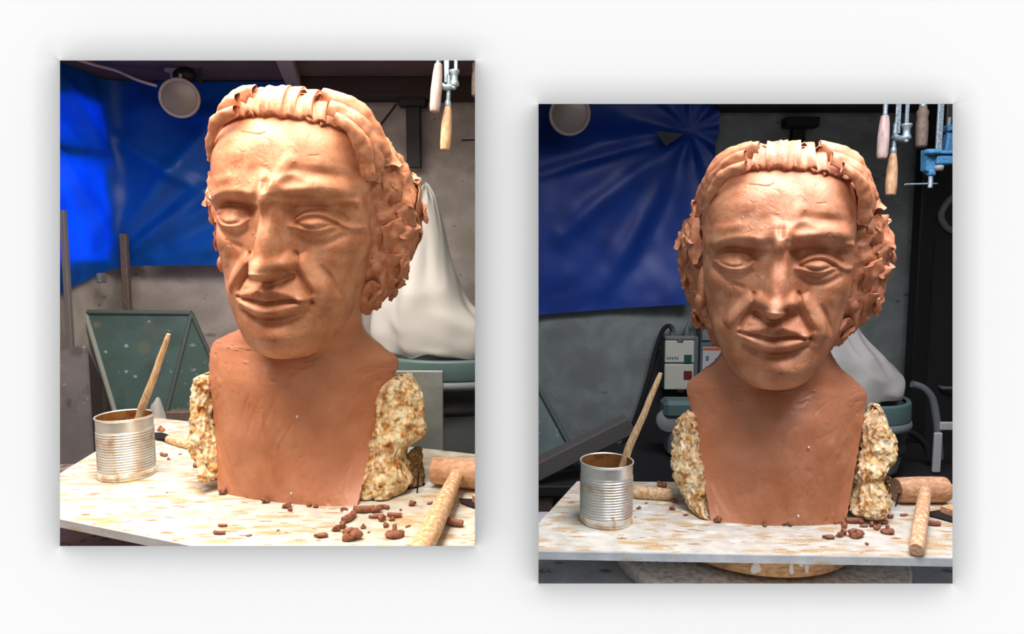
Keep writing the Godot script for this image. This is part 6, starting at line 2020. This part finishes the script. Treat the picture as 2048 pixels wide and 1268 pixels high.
func left_bench() -> void:
	var hb := HL_TOP
	board("white melamine board with clay smears under the bust in the left view", [Vector3(-0.8922, 1.1000, -1.1918), Vector3(-0.9749, 1.1000, -1.8558), Vector3(-0.0218, 1.1000, -1.4895), Vector3(-0.0101, 1.1000, -0.9711), Vector3(-0.3347, 1.1000, -0.9711)], 0.016)
	var tt := thing("turntable", "round wooden turntable under the board in the left view", "turntable", Vector3(-0.47, 1.0, -1.30))
	var d := Acc.new()
	d.lathe([Vector2(0.001, 0.03), Vector2(0.17, 0.03), Vector2(0.172, 0.034), Vector2(0.172, 0.082), Vector2(0.17, 0.084), Vector2(0.001, 0.084)], 48)
	put("disc", d.mesh(), M.turntable_wood, tt)
	var d2 := Acc.new()
	d2.lathe([Vector2(0.001, 0.0), Vector2(0.20, 0.0), Vector2(0.202, 0.004), Vector2(0.202, 0.028), Vector2(0.20, 0.03), Vector2(0.001, 0.03)], 48)
	put("plate", d2.mesh(), M.turntable_plate, tt)
	var bn := thing("workbench", "dark stained workbench in the lower left corner under the left board", "workbench", Vector3(-0.6, 0, -1.25))
	put("bench_top", box_mesh(Vector3(0, 0.98, 0), Vector3(1.14, 0.04, 0.62), 0.004), M.bench_left, bn)
	for x in [-0.52, 0.52]:
		for z in [-0.26, 0.26]:
			put("leg", box_mesh(Vector3(x, 0.48, z), Vector3(0.06, 0.96, 0.06), 0.004), M.old_wood, bn)
	tin_can("ribbed tin can with a drip, at the board end in the left view", Vector3(-0.7729, 1.1000, -1.3703), 0.0522, 0.1225)
	stick("pale wooden stick standing slanted in the tin can in the left view", Vector3(-0.6816, 1.3838, -1.3754), Vector3(-0.7773, 1.1577, -1.3988), 0.0095, 0.0052)
	palette_knife("dark bladed knife with a plaster-crusted handle lying behind the tin can, left view", Vector3(-0.8875, 1.1000, -1.6807) + Vector3(0, 0.002, 0), Vector3(-0.8083, 1.1000, -1.6090) + Vector3(0, 0.008, 0), Vector3(-0.7048, 1.1000, -1.5352) + Vector3(0, 0.010, 0), 0.0105)
	mallet("wooden mallet with a plaster-spotted handle lying at the right edge of the left view", Vector3(-0.1523, 1.1000, -1.2791) + Vector3(0.002, 0.0285, -0.03), Vector3(-0.0420, 1.1000, -1.2417) + Vector3(0.01, 0.0285, -0.03), 0.0265, Vector3(-0.1031, 1.1315, -1.2657), Vector3(-0.1327, 1.1195, -0.9511), 0.0135, 0.0172)
	saw("dark toothed blade under the mallet at the right edge of the left view", [Vector3(-0.0957, 1.1000, -1.2263), Vector3(-0.0557, 1.1000, -1.2213), Vector3(-0.0284, 1.1000, -1.1324), Vector3(-0.0626, 1.1000, -1.1799), Vector3(-0.0906, 1.1000, -1.2063)], [Vector3(-0.0714, 1.1000, -1.2113), Vector3(-0.0348, 1.1000, -1.2113), Vector3(-0.0340, 1.1000, -1.1823), Vector3(-0.0634, 1.1000, -1.1942)])
	nail("thin dark wire leaning on the plaster beside the mallet in the left view", Vector3(-0.1764, 1.1000, -1.2628), Vector3(-0.1727, 1.1389, -1.2664))
	var v := "left"
	crumbs(v, [
		[Vector3(-0.2989, 1.1000, -1.0629), "flat", 0.022, 0.3, "flat clay scrap farthest left in front of the bust"],
		[Vector3(-0.2507, 1.1000, -1.0552), "star", 0.032, 0.4, "largest jagged clay lump before the bust"],
		[Vector3(-0.1836, 1.1000, -1.0648), "cone", 0.024, 0.2, "pointed clay lump standing alone near the mallet handle"],
		[Vector3(-0.2541, 1.1000, -1.1682), "roll", 0.034, 0.1, "clay roll lying along the lower right corner of the chest"],
		[Vector3(-0.2734, 1.1000, -1.1324), "roll", 0.034, 1.25, "clay roll pointing away from the corner of the chest"],
		[Vector3(-0.2231, 1.1000, -1.1729), "curl", 0.026, 0.5, "curled clay shaving before the plaster"],
		[Vector3(-0.1978, 1.1000, -1.1456), "roll", 0.024, -0.1, "thin clay roll right of the curled shaving"],
		[Vector3(-0.0952, 1.1000, -1.1111), "roll", 0.034, -0.5, "brown clay roll right of the mallet handle"],
		[Vector3(-0.8735, 1.1000, -1.7092), "cone", 0.018, 0.4, "clay flake standing on the knife blade"],
		[Vector3(-0.2905, 1.1000, -1.1729), "curl", 0.014, 0.2, "little clay curl at the lower right corner of the chest"], [Vector3(-0.2836, 1.1000, -1.0864), "lump", 0.012, 0.2, "small crumb just left of the largest jagged lump"], [Vector3(-0.2752, 1.1000, -1.0986), "lump", 0.014, 1.2, "crumb above the largest jagged lump, under the upright clay roll"],
		[Vector3(-0.2351, 1.1000, -1.1636), "lump", 0.012, 0.4, "crumb between the long roll and the curled shaving"], [Vector3(-0.2324, 1.1000, -1.1412), "roll", 0.016, 0.0, "short roll below the long clay roll"], [Vector3(-0.2165, 1.1000, -1.1281), "lump", 0.013, 0.9, "crumb hanging just under the curled shaving"],
		[Vector3(-0.2003, 1.1000, -1.1302), "lump", 0.010, 0.1, "crumb under the thin clay roll"], [Vector3(-0.2407, 1.1000, -1.0966), "cone", 0.010, 0.1, "tiny pointed crumb right of the largest jagged lump"], [Vector3(-0.2062, 1.1000, -1.1027), "lump", 0.010, 2.1, "crumb halfway between shaving and pointed lump"],
		[Vector3(-0.1758, 1.1000, -1.1990), "lump", 0.012, 0.7, "round crumb at the foot of the dirty plaster"], [Vector3(-0.1695, 1.1000, -1.1027), "flat", 0.008, 0.7, "small flat scrap left of the mallet handle"], [Vector3(-0.1457, 1.1000, -1.2063), "flat", 0.012, 0.3, "flat scrap touching the plaster foot near the mallet"],
		[Vector3(-0.1932, 1.1000, -1.1752), "flat", 0.008, 1.7, "flat crumb right of the curled shaving"], [Vector3(-0.2285, 1.1000, -1.0805), "flat", 0.006, 1.0, "small flat crumb above the largest jagged lump's right tip"], [Vector3(-0.6577, 1.1000, -1.4157), "lump", 0.011, 0.6, "dark crumb left of the plaster foot, farther back"],
		[Vector3(-0.6179, 1.1000, -1.3517), "lump", 0.011, 1.6, "dark crumb left of the plaster foot, nearer"], [Vector3(-0.5337, 1.1000, -1.2575), "lump", 0.014, 0.2, "crumb under the lower left corner of the chest"], [Vector3(-0.4407, 1.1000, -1.2113), "lump", 0.013, 0.5, "crumb at the chest's lower edge, left of its middle"],
		[Vector3(-0.3944, 1.1000, -1.1894), "lump", 0.013, 1.0, "larger crumb at the middle of the chest's lower edge"], [Vector3(-0.3839, 1.1000, -1.1729), "lump", 0.010, 0.0, "small crumb touching the one at the middle of the chest edge"], [Vector3(-0.3563, 1.1000, -1.1942), "lump", 0.009, 2.0, "crumb at the chest's lower edge, right of its middle"],
		[Vector3(-0.7381, 1.1000, -1.4677), "cone", 0.007, 0.0, "pointed crumb right of the tin can"], [Vector3(-0.7314, 1.1000, -1.5082), "flat", 0.007, 0.6, "flat dark crumb between tin can and plaster"], [Vector3(-0.7622, 1.1000, -1.4970), "roll", 0.022, -0.6, "thin clay roll right of the tin can"],
		[Vector3(-0.6408, 1.1000, -1.2628), "flat", 0.004, 0.0, "speck of clay on the empty front of the board"], [Vector3(-0.4151, 1.1000, -1.0667), "flat", 0.008, 0.4, "flat clay speck near the front board edge"], [Vector3(-0.3759, 1.1000, -1.0864), "flat", 0.006, 1.4, "clay speck right of it near the front edge of the board"],
		[Vector3(-0.4642, 1.1000, -1.0745), "roll", 0.018, -0.1, "thin clay streak near the front edge of the board"], [Vector3(-0.4718, 1.1000, -1.1048), "roll", 0.014, 0.0, "shorter clay streak behind the front one"], [Vector3(-0.3429, 1.1000, -1.1870), "lump", 0.008, 0.4, "last crumb under the right part of the chest edge"],
	])


const HL_TOP := 1.10


func nail(label: String, foot: Vector3, top: Vector3) -> void:
	var t := thing("nail", label, "nail", foot)
	put("shank", tube_mesh([Vector3.ZERO, top - foot], 0.0014, 8), M.dark_iron, t)
	var a := Acc.new()
	a.lathe([Vector2(0.0005, 0.0), Vector2(0.0032, 0.0), Vector2(0.0032, 0.001), Vector2(0.0005, 0.0012)], 10, Transform3D(Basis(), top - foot))
	put("head", a.mesh(), M.dark_iron, t)


func right_bench() -> void:
	board("white melamine board with clay smears under the bust in the right view", [Vector3(0.0356, 1.0260, -1.2674), Vector3(0.1467, 1.0260, -1.5494), Vector3(1.0824, 1.0260, -1.5255), Vector3(0.8231, 1.0260, -1.1480), Vector3(0.0332, 1.0260, -1.1798)], 0.016)
	var tt := thing("turntable", "round plaster-splashed turntable under the board in the right view", "turntable", Vector3(0.485, 0.928, -1.36))
	var d := Acc.new()
	d.lathe([Vector2(0.001, 0.048), Vector2(0.180, 0.048), Vector2(0.184, 0.052), Vector2(0.184, 0.078), Vector2(0.181, 0.082), Vector2(0.001, 0.082)], 72)
	put("disc", d.mesh(), M.turntable_wood, tt)
	var d2 := Acc.new()
	d2.lathe([Vector2(0.001, 0.0), Vector2(0.272, 0.0), Vector2(0.278, 0.005), Vector2(0.280, 0.030), Vector2(0.274, 0.036), Vector2(0.001, 0.036)], 80)
	put("plate", d2.mesh(), M.turntable_plate, tt)
	var hub := Acc.new()
	hub.lathe([Vector2(0.03, 0.036), Vector2(0.03, 0.048)], 24)
	put("hub", hub.mesh(), M.dark_iron, tt)
	var drips := [[-0.30, 0.011, 0.024], [0.02, 0.004, 0.020], [0.115, 0.0045, 0.007], [0.175, 0.004, 0.018]]
	for q in drips:
		var a := Acc.new()
		a.blob(Vector3(sin(q[0]) * 0.1835, 0.076 - q[2] / 2.0, cos(q[0]) * 0.1835), Vector3(q[1], q[2] / 2.0, 0.003), noise(80, 2, int(q[2] * 9000)), 0.4, 8)
		put("splash", a.mesh(), M.whitewash, tt)
	var bn := thing("workbench", "dark stained workbench under the turntable in the right view", "workbench", Vector3(0.60, 0, -1.31))
	put("bench_top", box_mesh(Vector3(0, 0.908, 0), Vector3(1.14, 0.04, 0.62), 0.004), M.bench_right, bn)
	for x in [-0.52, 0.52]:
		for z in [-0.26, 0.26]:
			put("leg", box_mesh(Vector3(x, 0.444, z), Vector3(0.06, 0.888, 0.06), 0.004), M.old_wood, bn)
	tin_can("ribbed tin can with a drip, at the board end in the right view", Vector3(0.1830, 1.0260, -1.3186), 0.0508, 0.1200)
	stick("pale wooden stick standing slanted in the tin can in the right view", Vector3(0.2866, 1.3114, -1.3433), Vector3(0.2065, 1.0897, -1.3521), 0.0095, 0.0050)
	palette_knife("plaster-crusted knife handle lying between tin can and bust in the right view", Vector3(0.2158, 1.0260, -1.4520) + Vector3(0, 0.002, 0), Vector3(0.2490, 1.0260, -1.4459) + Vector3(0, 0.010, 0), Vector3(0.3385, 1.0260, -1.4280) + Vector3(0, 0.012, 0), 0.0128)
	mallet("wooden mallet whose handle reaches over the front board edge, right view", Vector3(0.7981, 1.0260, -1.3906) + Vector3(0.001, 0.0255, -0.025), Vector3(0.9023, 1.0260, -1.3934) + Vector3(0.001, 0.0275, -0.022), 0.0262, Vector3(0.8260, 1.0674, -1.3600), Vector3(0.6905, 1.0395, -1.1514), 0.0118, 0.0125)
	saw("dark toothed blade behind the mallet handle in the right view", [Vector3(0.8183, 1.0260, -1.3497), Vector3(0.8660, 1.0260, -1.3658), Vector3(0.9044, 1.0260, -1.3086), Vector3(0.8495, 1.0260, -1.3011), Vector3(0.8201, 1.0260, -1.3392)], [Vector3(0.8538, 1.0260, -1.3523), Vector3(0.9125, 1.0260, -1.3739), Vector3(0.8967, 1.0260, -1.3340), Vector3(0.8610, 1.0260, -1.3288)])
	nail("bent dark nail standing between the plaster and the mallet head in the right view", Vector3(0.7858, 1.0260, -1.3906), Vector3(0.7961, 1.0495, -1.3985))
	crumbs("right", [
		[Vector3(0.5776, 1.0260, -1.2309), "flat", 0.022, 0.0, "flat oval clay scrap farthest left before the bust"],
		[Vector3(0.6292, 1.0260, -1.2376), "star", 0.028, 0.4, "largest jagged clay lump before the bust"],
		[Vector3(0.6984, 1.0260, -1.2558), "cone", 0.020, 0.2, "pointed clay lump standing alone near the mallet handle"],
		[Vector3(0.6587, 1.0260, -1.3061), "roll", 0.030, 0.05, "clay roll lying along the lower right corner of the chest"],
		[Vector3(0.6281, 1.0260, -1.2841), "roll", 0.026, 1.2, "clay roll pointing away from the corner of the chest"],
		[Vector3(0.6957, 1.0260, -1.3161), "curl", 0.024, 0.5, "curled clay shaving before the plaster"],
		[Vector3(0.7111, 1.0260, -1.3011), "roll", 0.020, 0.0, "thin clay roll right of the curled shaving"],
		[Vector3(0.8019, 1.0260, -1.2938), "roll", 0.028, -0.3, "brown clay roll right of the mallet handle"],
		[Vector3(0.3326, 1.0260, -1.5089), "star", 0.024, 0.9, "ragged clay clump on the knife handle beside the plaster"],
		[Vector3(0.6235, 1.0260, -1.2987), "curl", 0.013, 0.2, "little clay curl at the lower right corner of the chest"], [Vector3(0.5990, 1.0260, -1.2376), "lump", 0.011, 0.2, "small crumb left of the largest jagged lump"], [Vector3(0.6125, 1.0260, -1.2489), "lump", 0.014, 1.2, "crumb between the upright roll and the largest lump"],
		[Vector3(0.6705, 1.0260, -1.2987), "lump", 0.011, 0.4, "crumb under the right end of the long roll"], [Vector3(0.6670, 1.0260, -1.2841), "roll", 0.014, 0.0, "short roll below the long clay roll"], [Vector3(0.6835, 1.0260, -1.2865), "lump", 0.012, 0.9, "crumb hanging just under the curled shaving"],
		[Vector3(0.6955, 1.0260, -1.2841), "lump", 0.009, 0.1, "crumb under the thin clay roll"], [Vector3(0.6852, 1.0260, -1.2698), "lump", 0.009, 0.1, "lower crumb right of the curled shaving"], [Vector3(0.7173, 1.0260, -1.3111), "flat", 0.008, 2.1, "flat crumb right of the curled shaving"],
		[Vector3(0.7424, 1.0260, -1.3288), "lump", 0.011, 0.7, "round crumb at the foot of the dirty plaster"], [Vector3(0.7746, 1.0260, -1.3392), "flat", 0.013, 0.1, "flat scrap left of the mallet handle"], [Vector3(0.6326, 1.0260, -1.2028), "lump", 0.006, 0.3, "dark speck alone near the front edge of the board"],
		[Vector3(0.6464, 1.0260, -1.2558), "lump", 0.009, 1.7, "crumb above the largest jagged lump"], [Vector3(0.4809, 1.0260, -1.2889), "lump", 0.011, 1.0, "crumb at the middle of the chest's lower edge"], [Vector3(0.5285, 1.0260, -1.2865), "lump", 0.009, 0.6, "crumb right of the middle of the chest's lower edge"],
		[Vector3(0.5190, 1.0260, -1.2913), "lump", 0.009, 1.6, "crumb left beside it at the chest's lower edge"], [Vector3(0.3971, 1.0260, -1.3086), "lump", 0.014, 0.2, "crumb under the lower left corner of the chest"], [Vector3(0.5754, 1.0260, -1.2938), "lump", 0.007, 0.5, "tiny crumb near the right end of the chest edge"],
		[Vector3(0.2567, 1.0260, -1.3767), "lump", 0.008, 1.0, "crumb right of the tin can"], [Vector3(0.3245, 1.0260, -1.3712), "lump", 0.013, 0.0, "dark crumb left of the plaster foot, nearer"], [Vector3(0.3393, 1.0260, -1.4134), "lump", 0.012, 2.0, "dark crumb left of the plaster foot, behind the knife handle's end"],
		[Vector3(0.2778, 1.0260, -1.4076), "flat", 0.007, 0.0, "flat speck in front of the knife handle"], [Vector3(0.3445, 1.0260, -1.3418), "flat", 0.010, 0.6, "flat scrap at the plaster foot on the left"], [Vector3(0.2427, 1.0260, -1.3314), "flat", 0.004, 0.6, "tiny speck right of the tin can's base"],
	])
